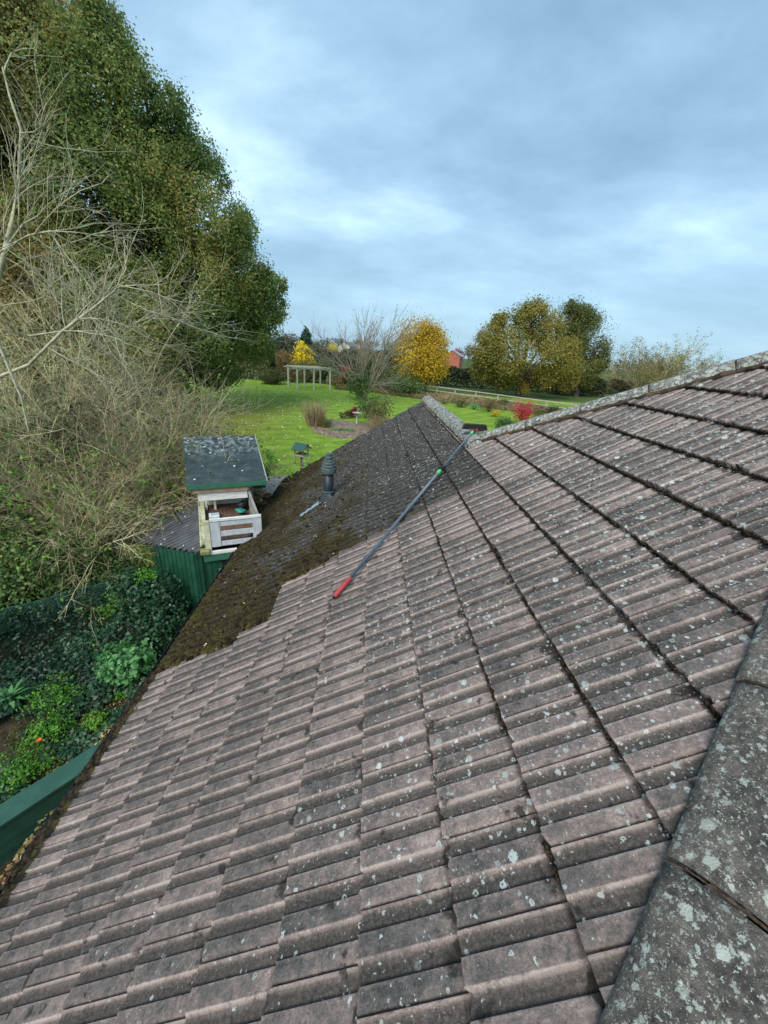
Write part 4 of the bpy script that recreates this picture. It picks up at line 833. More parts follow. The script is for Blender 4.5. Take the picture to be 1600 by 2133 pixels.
# ------------------------------------------------------------------ leafy shrubs, ivy and ground plants on the lower left
BR = (('bramble', 'bramble tangle with mid green leaves at the left edge of the thicket', -7.6, 7.6, 1.3, 2.1, GRNL, 8000, .06), ('bramble', 'bramble with yellowing leaves in front of the corrugated roof edge', -6.7, 7.9, .85, 1.9, GRNL, 6500, .055),
      ('bush', 'blue-green leaved bush below the bare twigs at the left edge', -8.6, 6.4, 1.2, 1.6, GERA, 5000, .055), ('bush', 'dark leafy bush between the shed wall and the netting fence', -5.6, 7.9, .8, 1.3, GRNL, 5000, .05),
      ('bush', 'dark bush filling the gap behind the brambles', -9.3, 8.6, 1.5, 2.4, HEDG, 9000, .07), ('bush', 'bright green leafed bush at the foot of the algae-stained shed wall', -5.25, 7.35, .45, .8, BGRN, 1500, .05),
      ('bush', 'tall dark bush behind the shed under the bare twigs', -7.9, 12.2, 2.0, 2.4, HEDG, 12000, .09), ('bush', 'dense bush at the back left corner of the shed', -10.8, 12.2, 2.2, 2.6, GRNL, 12000, .09))
for i, (nm, lab, x, y, rx, rz, mt, n, ls) in enumerate(BR):
    shrub(nm, lab, 0, 0, rx, rz, mt, n, ls, 'bush' if nm == 'bush' else 'bramble', seed=90 + i, base=(x, y, float(H(x, y))), lumps=8, per=12, pts6=True)
# ivy ground cover, one mass
n = 44000; x = rg.uniform(-9, -2.75, n); y = rg.uniform(3.2, 9.4, n)
hh = .30 * fbm(x, y, f=1.1, seed=3, o=3) + .85 * np.exp(-(((y - (6.15 + (-x - 6.97) * -.95)) / .35) ** 2)) * (x < -5.0)
hh = hh + .9 * np.exp(-((x + 4.55) ** 2 / .35 + (y - 7.05) ** 2 / .3))
keep_ = ~((x > -4.45) & (y < 4.0)) & (y < 8.9) & ~((y < 5.2) & (fbm(x, y, f=1.7, seed=8) < .50))
P = np.stack([x, y, H(x, y) + hh * rg.uniform(.55, 1.0, n) ** .5], 1)[keep_]; tone_ = np.clip(1.5 * (fbm(P[:, 0], P[:, 1], f=1.4, seed=61, o=3) - .28) * .75 + rg.random(len(P)) ** 2 * .5 - .12, 0, 1)
tag(leafquads('ivy', P, rg.normal([0, -.3, .8], .5, P.shape), .062, IVYL, seed=31, pts6=True, rr=tone_), 'dark glossy ivy covering the ground and the netting below the shed', 'ivy', kind='stuff')
ivs = thing('ivy_bush', 'dark glossy ivy bush climbing the green shed wall beside the gutter', 'ivy', (-4.25, 7.05, 0)); B_ = np.array([-4.25, 6.85, 0]); cl_ = [(B_ + np.array(v), r) for v, r in (((0, 0, .6), .5), ((.05, 0, 1.1), .45), ((-.35, .1, .9), .45), ((.25, -.2, .45), .45), ((-.55, .1, 1.25), .3), ((.45, -.3, .9), .35))]
P, Nn, r_, S = crown_points(cl_, 6500, 4, .2, 10, .5); leafquads('foliage', P, Nn, .06, IVYL, ivs, 4, .8, r_, pts6=True); b = MB()
for i, (c, _) in enumerate(cl_): branch_to(b, B_, c, .02, .006, .1, i, 5, 5)
b.build('stems', BARK, ivs, True)
shrub('geranium', 'light green round-leaved geranium clump beside the gutter', 270, 1408, .50, .62, GERA, 2300, .085, 'plant', seed=21, lumps=9, per=8, pts6=True)
for i, (px, py, rx, rz, mt, lab) in enumerate(((212, 1512, .24, .25, BGRN, 'small bright green feathery plant beside the dark eave'), (170, 1535, .12, .12, BGRN, 'tiny bright green seedling left of the feathery plant'), (95, 1560, .4, .34, BGRN, 'green weeds below the orange flower'), (30, 1640, .55, .42, BGRN, 'lime green leaves against the green timber box'), (250, 1455, .18, .2, BGRN, 'small leafy sprig by the reddish log'), (110, 1470, .5, .30, BGRN, 'yellow-green weeds in the ivy'), (355, 1190, .2, .25, BGRN, 'bright sprig in front of the shed boards'), (10, 1740, .2, .25, GERA, 'cool green leaves in front of the timber box'), (70, 1530, .35, .25, OLIV, 'pale green weeds next to the spiky plant'))):
    base = None
    if i == 6: base = (-4.4, 7.0, 1.35)
    shrub('weed', lab, px, py, rx, rz, mt, int(1500 * max(.4, rx * 2)), .035, 'plant', seed=130 + i, lumps=6, per=8, base=base)
# spiky plant with long leaves
B_ = gp(28, 1468); t = thing('spurge_plant', 'plant with a rosette of long green blades at the left edge', 'plant', B_); V = []; F = []; A_ = []
for i in range(34):
    a = rnd.uniform(0, 6.28); e = rnd.uniform(.1, 1.1); ln_ = rnd.uniform(.28, .48); d = np.array([math.cos(a) * math.cos(e), math.sin(a) * math.cos(e), math.sin(e)]); sd_ = np.array([-math.sin(a), math.cos(a), 0]) * .035; k = len(V); p0 = B_ + (0, 0, .1)
    V += [p0, p0 + d * ln_ * .5 + sd_ + (0, 0, .03), p0 + d * ln_ - (0, 0, .07), p0 + d * ln_ * .5 - sd_ + (0, 0, .03)]; F.append([k, k + 1, k + 2, k + 3]); A_ += [rnd.random() * .7] * 4
raw('blades', V, F, GERA, t, attrs={'r': A_}); b = MB(); b.tube([B_ - (0, 0, .05), B_ + (0, 0, .14)], .02, 6); b.build('stem', BARK, t)
# orange flower, logs, stump, pink flower
B_ = gp(92, 1570); t = thing('orange_flower', 'single orange-red flower above the weeds by the green timber box', 'flower', B_); b = MB(); b.tube([B_, B_ + (0, 0, .3)], .005, 5); b.build('stem', paint('stem_green', (.06, .15, .03)), t)
V = []; F = []
for i in range(9):
    a = i * .7; d = np.array([math.cos(a), math.sin(a), .35]); s_ = np.array([-math.sin(a), math.cos(a), 0]) * .022; k = len(V); c = B_ + (0, 0, .3); V += [c, c + d * .025 + s_ * .6, c + d * .042, c + d * .025 - s_ * .6]; F.append([k, k + 1, k + 2, k + 3])
raw('petals', V, F, paint('petal_orange', (.75, .11, .015), (.6, .07, .01)), t)
LG = paint('log_reddish', (.13, .055, .03), (.07, .035, .02), scale=15, rough=.95, bscale=30, bstr=.8)
for (x0, y0, x1, y1, r, lab) in ((222, 1425, 262, 1440, .06, 'reddish brown log lying under the geranium'), (150, 1498, 190, 1478, .05, 'broken brown log in the leaf litter')):
    a = gp(x0, y0); c = gp(x1, y1); b = MB(); pts = [a + (c - a) * q + np.array([0, 0, r + .02 * math.sin(q * 9)]) for q in np.linspace(0, 1, 7)]; b.tube(pts, [r * (.9 + .2 * rnd.random()) for _ in pts], 12); tag(b.build('log', LG, None, True), lab, 'log')
B_ = gp(208, 1482); b = MB(); b.lathe(B_, [(.085, -.05), (.07, .06), (.065, .13), (.05, .14)], 14); s_ = b.build('tree_stump', LG, None); tag(s_, 'short brown tree stump with a yellow fungus patch, below the logs', 'stump')
b = MB(); b.lathe(B_ + (0, -.02, .14), [(.025, 0), (.03, .012), (.01, .02)], 10); b.build('fungus', paint('fungus_yellow', (.62, .50, .06)), s_)
# leaf litter in the gap beside the box and on the soil
n = 5200; x = rg.uniform(-4.6, -2.8, n); y = rg.uniform(1.2, 5.6, n); P = np.stack([x, y, H(x, y) + rg.uniform(.005, .05, n)], 1)
LIT2 = leafmat('litter_leaf', [(0, (.10, .06, .03)), (.4, (.22, .15, .06)), (.7, (.36, .30, .10)), (.9, (.5, .46, .25)), (1, (.3, .09, .04))], .1)
tag(leafquads('leaf_litter', P, rg.normal([0, 0, 1], .35, P.shape), .04, LIT2, seed=44, pts6=True), 'yellow and brown fallen leaves on the ground beside the green timber box', 'leaves', kind='stuff')
# low green timber box
tb = thing('timber_box', 'low dark green painted timber box with a broad flat lid under the eave', 'box', (-3.9, 3.0, 0)); d = np.array([.62, .785, 0]); d /= np.linalg.norm(d)
e0 = np.array([-3.90, 2.82, .8]); nr = np.array([d[1], -d[0], 0]); c0 = e0 - d * .9; c1 = e0 + d * 1.28; LW = -nr * .29
b = MB(); b.hexa([c0 + (0, 0, -.045) , c1 + (0, 0, -.045), c1 + LW + (0, 0, -.045), c0 + LW + (0, 0, -.045), c0, c1, c1 + LW, c0 + LW]); b.build('lid', paint('green_lid', (.022, .080, .054), (.034, .105, .075), scale=5, rough=.55), tb, bevel=.008)
GB = paint('green_box_board', (.018, .075, .05), (.026, .10, .068), scale=5, rough=.55)
for i in range(5):
    b = MB(); zt_ = .80 - .05 - i * .15; i0 = c0 - nr * .03; i1 = c1 - nr * .03; k0 = -nr * .02; bt_ = nr * .006
    b.hexa([i0 + bt_ + (0, 0, zt_ - .145 - .8), i1 + bt_ + (0, 0, zt_ - .145 - .8), i1 + k0 + (0, 0, zt_ - .145 - .8), i0 + k0 + (0, 0, zt_ - .145 - .8), i0 + (0, 0, zt_ - .8), i1 + (0, 0, zt_ - .8), i1 + k0 + (0, 0, zt_ - .8), i0 + k0 + (0, 0, zt_ - .8)]); b.build('side_board', GB, tb)
b = MB(); q0 = c0 + LW + nr * .03; q1 = c1 + LW + nr * .03; b.hexa([q0 * (1, 1, 0), q1 * (1, 1, 0), q1 * (1, 1, 0) + nr * .02, q0 * (1, 1, 0) + nr * .02, q0 + (0, 0, -.05), q1 + (0, 0, -.05), q1 + nr * .02 + (0, 0, -.05), q0 + nr * .02 + (0, 0, -.05)]); b.build('back_board', GB, tb)
b = MB(); b.hexa([(c1 - nr * .05 - d * .03) * (1, 1, 0), (c1 + LW + nr * .06 - d * .03) * (1, 1, 0), (c1 + LW + nr * .06 - d * .05) * (1, 1, 0), (c1 - nr * .05 - d * .05) * (1, 1, 0), c1 - nr * .05 - d * .03 - (0, 0, .05), c1 + LW + nr * .06 - d * .03 - (0, 0, .05), c1 + LW + nr * .06 - d * .05 - (0, 0, .05), c1 - nr * .05 - d * .05 - (0, 0, .05)]); b.build('end_board', GB, tb)
# green netting fence
nf = thing('netting_fence', 'green wire netting fence sagging across the ivy below the shed', 'fence', (-6.2, 6.9, 0)); fa = np.array([-7.6, 5.55, 0]); fc = np.array([-4.75, 8.0, 0]); zt_ = 1.02
NET = paint('green_net_wire', (.02, .12, .085), (.03, .17, .12), rough=.5); b = MB()
for i in range(70):
    for sg in (1, -1):
        t0 = i / 70; t1 = t0 + sg * .22
        pa = fa + (fc - fa) * t0; pc = fa + (fc - fa) * np.clip(t1, 0, 1); f_ = (np.clip(t1, 0, 1) - t0) / (sg * .22)
        if abs(f_) < .02: continue
        sag = np.array([0, 0, .03 * math.sin(t0 * 19)])
        b.tube([pa + (0, 0, .05), (pa + pc) / 2 + (0, -.03, .05 + (zt_ - .05) * f_ / 2), pc + (0, 0, .05 + (zt_ - .05) * f_) + sag * .5], .0017, 3, False)
b.build('mesh', NET, nf); b = MB(); b.tube([fa + (fc - fa) * t + (0, 0, zt_ + .015 * math.sin(t * 25)) for t in np.linspace(0, 1, 30)], .008, 5); b.build('top_wire', NET, nf)
for t in (0, .5, 1):
    b = MB(); p = fa + (fc - fa) * t + np.array([0, .03, 0]); b.tube([p, p + (0, 0, zt_ + .05)], .02, 7); b.build('post', NET, nf)

# ------------------------------------------------------------------ pots beside the playhouse
TER = paint('terracotta', (.50, .19, .10), (.38, .15, .09), scale=14, rough=.85); CRP = paint('cream_pot', (.52, .47, .38), (.38, .33, .26), scale=12, rough=.8); GLZ = paint('olive_pot', (.20, .19, .04), (.13, .13, .04), rough=.4)
SOIL = paint('pot_soil', (.03, .022, .015), scale=30, rough=.95)
def pot(name, px, py, r, h, mat, lab, soil=True, dz=0.):
    d_ = rayd(px, py); B_ = CAM + d_ * ((1.47 - CAM[2]) / d_[2]); t = thing(name, lab, 'pot', B_ + (0, 0, dz), 'pots beside the playhouse'); b = MB(); B_ = B_ + (0, 0, dz)
    b.lathe(B_, [(r * .62, 0), (r * .9, h * .72), (r * .93, h * .82), (r, h * .83), (r, h), (r * .88, h), (r * .85, h * .84), (.01, h * .84)], 26); b.build('body', mat, t, bevel=.004)
    b = MB(); b.lathe(B_, [(r * .84, h * .842), (r * .6, h * .87), (.01, h * .88)], 16); b.build('soil', SOIL, t); return B_ + (0, 0, h * .88)
p1 = pot('flower_pot', 541, 1035, .26, .36, CRP, 'wide cream bowl pot planted with grey-green leaves')
shrub('potted_plant', 'grey-green spiky plant growing in the cream bowl', 0, 0, .22, .25, GERA, 900, .06, 'plant', seed=151, base=p1, asp=.25)
p2 = pot('flower_pot', 535, 1072, .15, .20, GLZ, 'small olive glazed pot with a leafy plant near the deck corner'); shrub('potted_plant', 'small leafy plant in the olive glazed pot', 0, 0, .15, .25, OLIV, 500, .04, 'plant', seed=152, base=p2)
pot('flower_pot', 530, 1052, .20, .20, TER, 'wide terracotta bowl between the cream pot and the olive pot'); pot('flower_pot', 556, 1046, .16, .26, TER, 'terracotta pot half hidden behind the gutter edge'); pot('flower_pot', 547, 1058, .13, .18, TER, 'small terracotta pot in front of the wide bowls')
shrub('bush', 'green bush between the playhouse and the cream pot', 508, 1022, .30, .62, OLIV, 1100, .05, 'bush', seed=153); shrub('bush', 'yellow-green fern-like plant at the corner of the felt roof', 563, 975, .3, .75, BGRN, 900, .07, 'bush', seed=154, asp=.3); shrub('bush', 'dark green low bush under the roof corner', 556, 992, .26, .35, GRNL, 600, .05, 'bush', seed=155)
b = MB(); V = []
b.lathe((-2.75, 12.75, 0), [(1.45, .5), (1.45, 1.45), (1.42, 1.47)], 40); tag(b.build('paving', paint('paving_grey', (.30, .28, .24), (.22, .2, .17), scale=6, rough=.9)), 'pale grey paving patch beside the roof edge', 'paving', kind='structure')
shrub('shrub', 'lime green loose shrub poking up beyond the roof verge', 712, 935, .38, .85, BGRN, 650, .07, seed=156, base=(-.55, 13.9, 1.35), asp=.35, per=6)

# ------------------------------------------------------------------ island bed
C_ = np.array([-1.15, 25.2]); V = [(C_[0], C_[1], float(H(*C_)) + .10)]; nn = 48
for rr_, z_ in ((.6, .09), (1.0, .012)):
    for i in range(nn):
        a = 2 * math.pi * i / nn; k = 1 + .1 * math.sin(a * 3 + 1); x, y = C_[0] + 2.7 * rr_ * k * math.cos(a), C_[1] + 2.6 * rr_ * k * math.sin(a); V.append((x, y, float(H(x, y)) + z_))
F = [[0, 1 + i, 1 + (i + 1) % nn] for i in range(nn)] + [[1 + i, 1 + nn + i, 1 + nn + (i + 1) % nn, 1 + (i + 1) % nn] for i in range(nn)]
GRV, nt = new_mat('gravel_bed'); o_ = OBJ(nt); vv = N(nt, 'ShaderNodeTexVoronoi', i={'Vector': SCALEV(nt, o_, (5, 9, 5)), 'Scale': 1.2}); vc = N(nt, 'ShaderNodeSeparateColor', i={0: vv.outputs['Color']})
finish(nt, MIX(nt, STEP(nt, vv.outputs['Distance'], .45, .2), RAMP(nt, NOISE(nt, o_, 3), [(.4, (.10, .07, .045)), (.6, (.22, .15, .09))]), RAMP(nt, vc.outputs[0], [(0, (.22, .20, .17)), (1, (.42, .39, .35))])), .95, vv.outputs['Distance'], .5, .03)
tag(raw('gravel_patch', V, F, GRV), 'round stony bed in the middle of the lawn', 'gravel', kind='structure')
def stemclump(name, lab, px, py, r, h, mat, n=160, cat='grass clump', seed=1, base=None, lean=.35, wd=.012):
    B_ = gp(px, py) if base is None else np.array(base, float); t = thing(name, lab, cat, B_); rs = np.random.default_rng(seed); V = []; F = []; A_ = []
    for i in range(n):
        a = rs.uniform(0, 6.28); q = r * math.sqrt(rs.random()); p0 = B_ + np.array([q * math.cos(a), q * math.sin(a), 0]) * .55; d = np.array([math.cos(a) * lean * q / r + rs.normal(0, .1), math.sin(a) * lean * q / r + rs.normal(0, .1), 1.]); hh_ = h * rs.uniform(.5, 1.1); s_ = np.array([wd, 0, 0]); k = len(V)
        m1 = p0 + d * hh_ * .55; m2 = p0 + d * hh_ + np.array([d[0], d[1], -.2]) * hh_ * .15; V += [p0 - s_, p0 + s_, m1 + s_ * .8, m1 - s_ * .8, m2 + s_ * .2, m2 - s_ * .2]; F += [[k, k + 1, k + 2, k + 3], [k + 3, k + 2, k + 4, k + 5]]; A_ += [rs.random()] * 6
    raw('stems', V, F, mat, t, attrs={'r': A_})
    tp = np.array(V).reshape(-1, 6, 3)[:, 4]; tp = np.repeat(tp, 4, 0) + rs.normal(0, .05, (len(tp) * 4, 3)) * h; leafquads('seed_heads', tp, rs.normal(size=tp.shape), .05, mat, t, seed, .5); return t
stemclump('ornamental_grass', 'tall dry ornamental grass at the left end of the stony bed', 655, 888, .8, 1.5, STRW, 330, seed=3); stemclump('ornamental_grass', 'green rushes at the front of the stony bed', 678, 893, .4, .7, OLIV, 120, seed=4)
stemclump('ornamental_grass', 'brown dried stems at the right of the stony bed', 790, 900, .8, 1.1, STRW, 260, seed=6)
shrub('shrub', 'airy green shrub at the right of the stony bed', 782, 893, 1.0, 1.9, OLIV, 1900, .10, seed=171, per=6, lumps=9); shrub('shrub', 'pale green airy shrub behind the bird bath', 765, 872, .9, 1.5, GRNL, 1100, .10, seed=172, per=5, lumps=8)
shrub('shrub', 'small crimson shrub at the back of the stony bed', 732, 870, .45, .7, DRED, 1300, .08, seed=173); shrub('shrub', 'brown low plant beside the crimson shrub', 718, 872, .4, .5, OLIV, 500, .08, seed=174)
shrub('shrub', 'blue-green low plant at the front rim of the stony bed', 716, 900, .7, .22, GERA, 700, .08, seed=175, ry=.25)
B_ = gp(743, 884); t = thing('bird_bath', 'pale stone bird bath standing in the stony bed', 'bird bath', B_); STN = paint('stone_pale', (.42, .42, .40), (.3, .3, .29), scale=12); b = MB(); b.lathe(B_, [(.14, 0), (.09, .08), (.06, .2), (.06, .62), (.1, .70)], 14); b.build('pedestal', STN, t); b = MB(); b.lathe(B_, [(.12, .70), (.30, .76), (.33, .80), (.29, .80), (.05, .76)], 22); b.build('bowl', STN, t)

# ------------------------------------------------------------------ pergola
pg = [CAM + np.array(v) for v in ((-7.75, 43.7, -4.5), (-6.15, 44.9, -4.5), (-4.50, 46.1, -4.5))]; bk = (pg[2] - pg[0]); bk = np.array([-bk[1], bk[0], 0]) / np.linalg.norm(bk[:2]) * 2.2; along = (pg[2] - pg[0]) / np.linalg.norm(pg[2] - pg[0])
PW = paint('pergola_oak', (.46, .45, .38), (.30, .30, .24), scale=8, rough=.85); t = thing('pergola', 'weathered timber pergola on posts at the far side of the lawn', 'pergola', pg[1])
posts = pg + [p + bk for p in pg]
for p in posts:
    p[2] = float(H(p[0], p[1])); b = MB(); b.bar(p, p + (0, 0, 2.1), .17, .17, up=(0, 1, 0)); b.build('post', PW, t)
for k in (0, 3):
    b = MB(); b.bar(posts[k] + (0, 0, 2.17) - along * .5, posts[k + 2] + (0, 0, 2.17) + along * .3, .09, .15); b.build('beam', PW, t)
for k in range(6):
    for sg in (-1, 1):
        if (k % 3 == 0 and sg < 0) or (k % 3 == 2 and sg > 0): continue
        b = MB(); a = posts[k] + (0, 0, 1.55); c = posts[k] + along * sg * .5 + (0, 0, 2.08); mid = (a + c) / 2 + along * -sg * .10 + (0, 0, .10); b.tube([a, mid, c], .05, 6); b.build('brace', PW, t)
for i in range(13):
    q = pg[0] + (pg[2] - pg[0]) * (i / 12) + (0, 0, 2.29 - pg[0][2] * 0); q[2] = posts[0][2] + 2.29; b = MB(); b.bar(q - bk * .12, q + bk * 1.12, .06, .10); b.build('rafter', PW, t)

# ------------------------------------------------------------------ fences beyond the lawn
FW_ = paint('fence_pale_timber', (.42, .39, .33), (.28, .26, .21), scale=7, rough=.85)
def fence(lab, P, h=1.05, sp=2.2, rails=(.35, .75, 1.0), mat=FW_):
    P = [np.array(q[:2]) for q in P]; t = thing('post_and_rail_fence', lab, 'fence', (*P[0], float(H(*P[0]))))
    for a, c in zip(P[:-1], P[1:]):
        n_ = max(1, int(np.linalg.norm(c - a) / sp)); Q = [a + (c - a) * i / n_ for i in range(n_ + 1)]; Q = [np.array([q[0], q[1], float(H(*q))]) for q in Q]
        for q in Q[:-1]: b = MB(); b.bar(q, q + (0, 0, h), .10, .10, up=(0, 1, 0)); b.build('post', mat, t)
        for r_ in rails: b = MB(); [b.bar(Q[i] + (0, -.07, r_), Q[i + 1] + (0, -.07, r_), .04, .10) for i in range(n_)]; b.build('rail', mat, t)
fence('pale post and rail fence beyond the borders on the right', [(4.5, 52), (10.0, 46.6), (20.5, 39.2), (27, 34)], rails=(.55, 1.0))
fence('weathered rail fence behind the pergola', [(-5.5, 52.5), (3.5, 50.5)], rails=(.5, .95), mat=paint('fence_brown', (.26, .2, .13)))

# ------------------------------------------------------------------ garden trees and shrubs beyond the lawn
rr = random.Random(77); B_ = gp(755, 834); t = thing('bare_tree', 'spreading bare fruit tree with fine twigs beyond the lawn', 'tree', B_); b = MB(); tips = []
for k in range(7):
    a = k * .9; growtree(b, B_ + (rr.uniform(-.15, .15), rr.uniform(-.15, .15), 0), (math.cos(a) * .75, math.sin(a) * .5, 1.5), rr.uniform(3.0, 3.8), .075, 4, rr, .17, .0, tips, 5, (2, 4), (.58, .80), (.3, 1), (.25, .8))
b.build('trunk', paint('bark_twig_grey', (.30, .26, .20), (.19, .165, .12), scale=6, rough=.9), t, True); tl = np.array(tips); leafquads('leaves', tl[::2] + rg.normal(0, .04, tl[::2].shape), rg.normal(size=tl[::2].shape), .09, leafmat('leaf_rust', [(0, (.25, .13, .07)), (1, (.42, .24, .13))]), t, 3)
t2 = shrub('climber', 'ivy and leafy growth around the foot of the bare fruit tree', 758, 838, 1.5, 2.9, GRNL, 3800, .13, 'plant', seed=180, lumps=12, per=10, base=(B_[0] - .1, B_[1] + .3, B_[2]))
def far(px, py, Y): P = atY(px, py, Y); return P
def crownfrom(L_, Y): return [(atY(px, py, Y + dy), np.array([r * 1.0, r, r * .9]) * Y / 800. * 1.09) for px, py, r, dy in L_]
Yy = 50.; tree('yellow_tree', 'round golden yellow tree right of the bare fruit tree', (*atY(888, 812, Yy)[:2], float(H(*atY(888, 812, Yy)[:2]))), crownfrom([(872, 705, 32, 0), (905, 720, 26, 0), (855, 740, 30, -1), (890, 755, 32, -1), (912, 762, 20, 0), (865, 775, 24, 0), (880, 690, 20, 0), (845, 720, 20, 1), (905, 700, 18, 0)], Yy), 30000, .17, YELL, .18, seed=9, spread=.26, per=22, gap=.36, gf=.6)
Yy = 62.; tree('yellow_tree', 'small bright lemon yellow tree behind the pergola', (*atY(632, 790, Yy)[:2], float(H(*atY(632, 790, Yy)[:2]))), crownfrom([(632, 735, 13, 0), (630, 752, 15, 0), (628, 720, 8, 0), (641, 757, 11, 0)], Yy), 3500, .26, BRTY, .1, seed=10, spread=.25, per=14)
Yy = 56.; tree('oak_tree', 'broad golden brown oak, the left and nearer of the pair across the paddock', (*atY(1080, 824, Yy)[:2], float(H(*atY(1080, 824, Yy)[:2]))), crownfrom([(1110, 665, 30, 0), (1070, 690, 34, 0), (1140, 695, 32, 0), (1030, 700, 28, 0), (1020, 735, 30, -1), (1070, 740, 38, -2), (1130, 745, 40, -2), (1170, 725, 28, 0), (1180, 765, 26, 0), (1010, 765, 22, 0), (1050, 780, 26, 0), (1110, 790, 26, -1), (1150, 795, 24, 0), (1108, 645, 14, 0), (1190, 790, 16, 0), (1040, 670, 14, 0)], Yy), 120000, .19, OAKG, .38, seed=12, spread=.20, per=60, shell=.6, forkz=2.2, ntw=400, gap=.425, gf=.38)
Yy = 64.; tree('oak_tree', 'darker olive oak standing behind and right of the golden brown oak', (*atY(1200, 828, Yy)[:2], float(H(*atY(1200, 828, Yy)[:2]))), crownfrom([(1190, 665, 30, 0), (1225, 690, 30, 0), (1240, 725, 28, 0), (1200, 720, 34, 0), (1245, 755, 20, 0), (1215, 765, 30, 0), (1190, 640, 12, 2), (1215, 655, 18, 0), (1180, 790, 24, 0), (1210, 800, 20, 0)], Yy), 80000, .19, OAKO, .4, seed=13, spread=.20, per=60, shell=.6, forkz=2.2, ntw=260, gap=.42, gf=.38)
def thorn(px, py, Y, R, lab, mat, n, seed):
    B_ = atY(px, py, Y); B_[2] = float(H(B_[0], B_[1])); rr = random.Random(seed); t = thing('thorn_tree', lab, 'tree', B_, 'thorn trees beyond the roof ridge'); b = MB(); tips = []
    for k in range(6): growtree(b, B_, (math.cos(k * 1.05) * .7, math.sin(k * 1.05) * .5, 1.1), R * rr.uniform(.35, .5), .12, 4, rr, .2, 0, tips, 4, (2, 3), (.55, .78), (.3, 1), (.25, .85))
    b.build('trunk', TWB, t, True); tl = np.array(tips); tl = np.repeat(tl, n * 2, 0) + rg.normal(0, .22, (len(tl) * n * 2, 3)); leafquads('crown', tl, rg.normal(size=tl.shape), .17, mat, t, seed)
thorn(1405, 800, 70, 9.5, 'wide rusty hawthorn whose top shows above the roof hip', OAKG, 4, 4); thorn(1335, 795, 74, 8.5, 'olive hawthorn left of the rusty one', OAKO, 5, 5); thorn(1300, 790, 82, 8.0, 'nearly bare grey hawthorn at the left of the group', OAKD, 1, 6); thorn(1450, 790, 78, 8.5, 'brown hawthorn at the right end of the group', OAKD, 3, 7)
S_ = (('shrub', 'dark evergreen shrub behind the pergola and rail fence', 738, 803, 2.7, 4.0, EVER, 6500, .2, 55.5), ('shrub', 'dark red shrub in front of the evergreen', 732, 806, 1.8, 2.6, DRED, 3200, .16, 53.2), ('shrub', 'olive bush to the right of the pergola', 700, 804, 1.6, 2.0, GRNL, 2600, .16, 51.5),
      ('shrub', 'yellow-green low plant by the rail fence', 733, 812, .9, .9, OLIV, 800, .12, 48.3), ('shrub', 'bushy green shrub under the yellow tree', 850, 818, 2.6, 2.3, GRNL, 3600, .16, 47.), ('shrub', 'olive shrub left of the yellow tree', 812, 815, 2.2, 3.0, OLIV, 3200, .16, 50.), ('shrub', 'russet brown shrub at the left of the fruit tree', 705, 806, 1.5, 1.6, OAKD, 1800, .14, 50.),
      ('shrub', 'tan bush between the rail fence and the fruit tree', 725, 803, 2.2, 2.4, OAKD, 3000, .15, 57.), ('shrub', 'tall olive bush behind the fruit tree trunk', 775, 812, 2.4, 3.6, OLIV, 4200, .16, 53.), ('shrub', 'russet leafed bush left of the pergola roof', 600, 795, 2.2, 3.4, OAKD, 3600, .16, 58.), ('shrub', 'rust coloured bush under the pergola roof', 608, 803, 1.6, 1.6, OAKD, 1800, .14, 52.), ('shrub', 'olive bush seen through the middle of the pergola', 640, 803, 2.4, 2.6, OLIV, 3600, .16, 54.), ('shrub', 'dark green bush at the right post of the pergola', 672, 804, 2.0, 3.1, GRNL, 3600, .16, 54.5))
for i, (nm, lab, px, py, rx, rz, mt, n, ls, Y) in enumerate(S_):
    B_ = atY(px, py, Y); B_[2] = float(H(B_[0], B_[1])); shrub(nm, lab, 0, 0, rx, rz, mt, n, ls, 'shrub', seed=200 + i, base=B_, lumps=8, per=10)
# right border
for i, (px, py, rx, rz, mt, lab, ls, n) in enumerate(((1083, 884, .75, 1.75, REDL, 'vivid red spindle bush at the right of the lawn', .09, 2600), (1048, 908, .8, 1.15, GRNL, 'rounded green bush left of the red bush, just above the hip', .08, 2600), (1032, 868, .6, .5, YELL, 'low yellow plant at the lawn edge', .08, 500), (1019, 858, .9, 1.2, OAKD, 'dome of dry brown stems in the border', .07, 1800), (987, 853, .7, .55, GERA, 'blue-green low plant in the border', .08, 700), (1115, 880, .7, 1.4, OAKD, 'brown twiggy bush right of the red bush', .08, 900), (1140, 872, 1.1, 1.2, HEDG, 'dark green bush at the right end of the border', .1, 1500), (960, 848, .9, .9, OLIV, 'pale olive perennials in the border', .09, 900), (1045, 850, .8, .9, OLIV, 'olive perennials behind the dry stems', .09, 900), (925, 842, .7, .9, STRW, 'straw coloured perennials near the ridge end', .08, 700))):
    shrub('bush', lab, px, py, rx, rz, mt, n, ls, 'bush', seed=230 + i, lumps=7, per=7)
n = 26000; x = rg.uniform(5, 24, n); t_ = rg.random(n); yb = 37.8 + (24 - x) * .0 + 0; y = 46.0 - (x - 5) * .42 - t_ * (5.5 + .1 * (x - 5)) + 2.6; P = np.stack([x, y, H(x, y) + rg.random(n) * .75 * fbm(x, y, f=.7, seed=5)], 1)
BORD = leafmat('border_dry', [(0, (.09, .065, .04)), (.35, (.22, .15, .08)), (.6, (.34, .24, .12)), (.85, (.16, .18, .06)), (1, (.50, .38, .22))], .2)
tag(leafquads('border_plants', P, rg.normal([0, -.8, .2], .5, P.shape), .17, BORD, seed=51, asp=.35), 'strip of dead brown perennials and grasses between lawn and fence', 'border plants', kind='stuff')
n = 9000; x = rg.uniform(-4, 8, n); y = 46.5 - np.maximum(x, 0) * .55 + rg.uniform(0, 4.5, n); P = np.stack([x, y, H(x, y) + rg.random(n) * .7 * fbm(x, y, f=.6, seed=6)], 1)
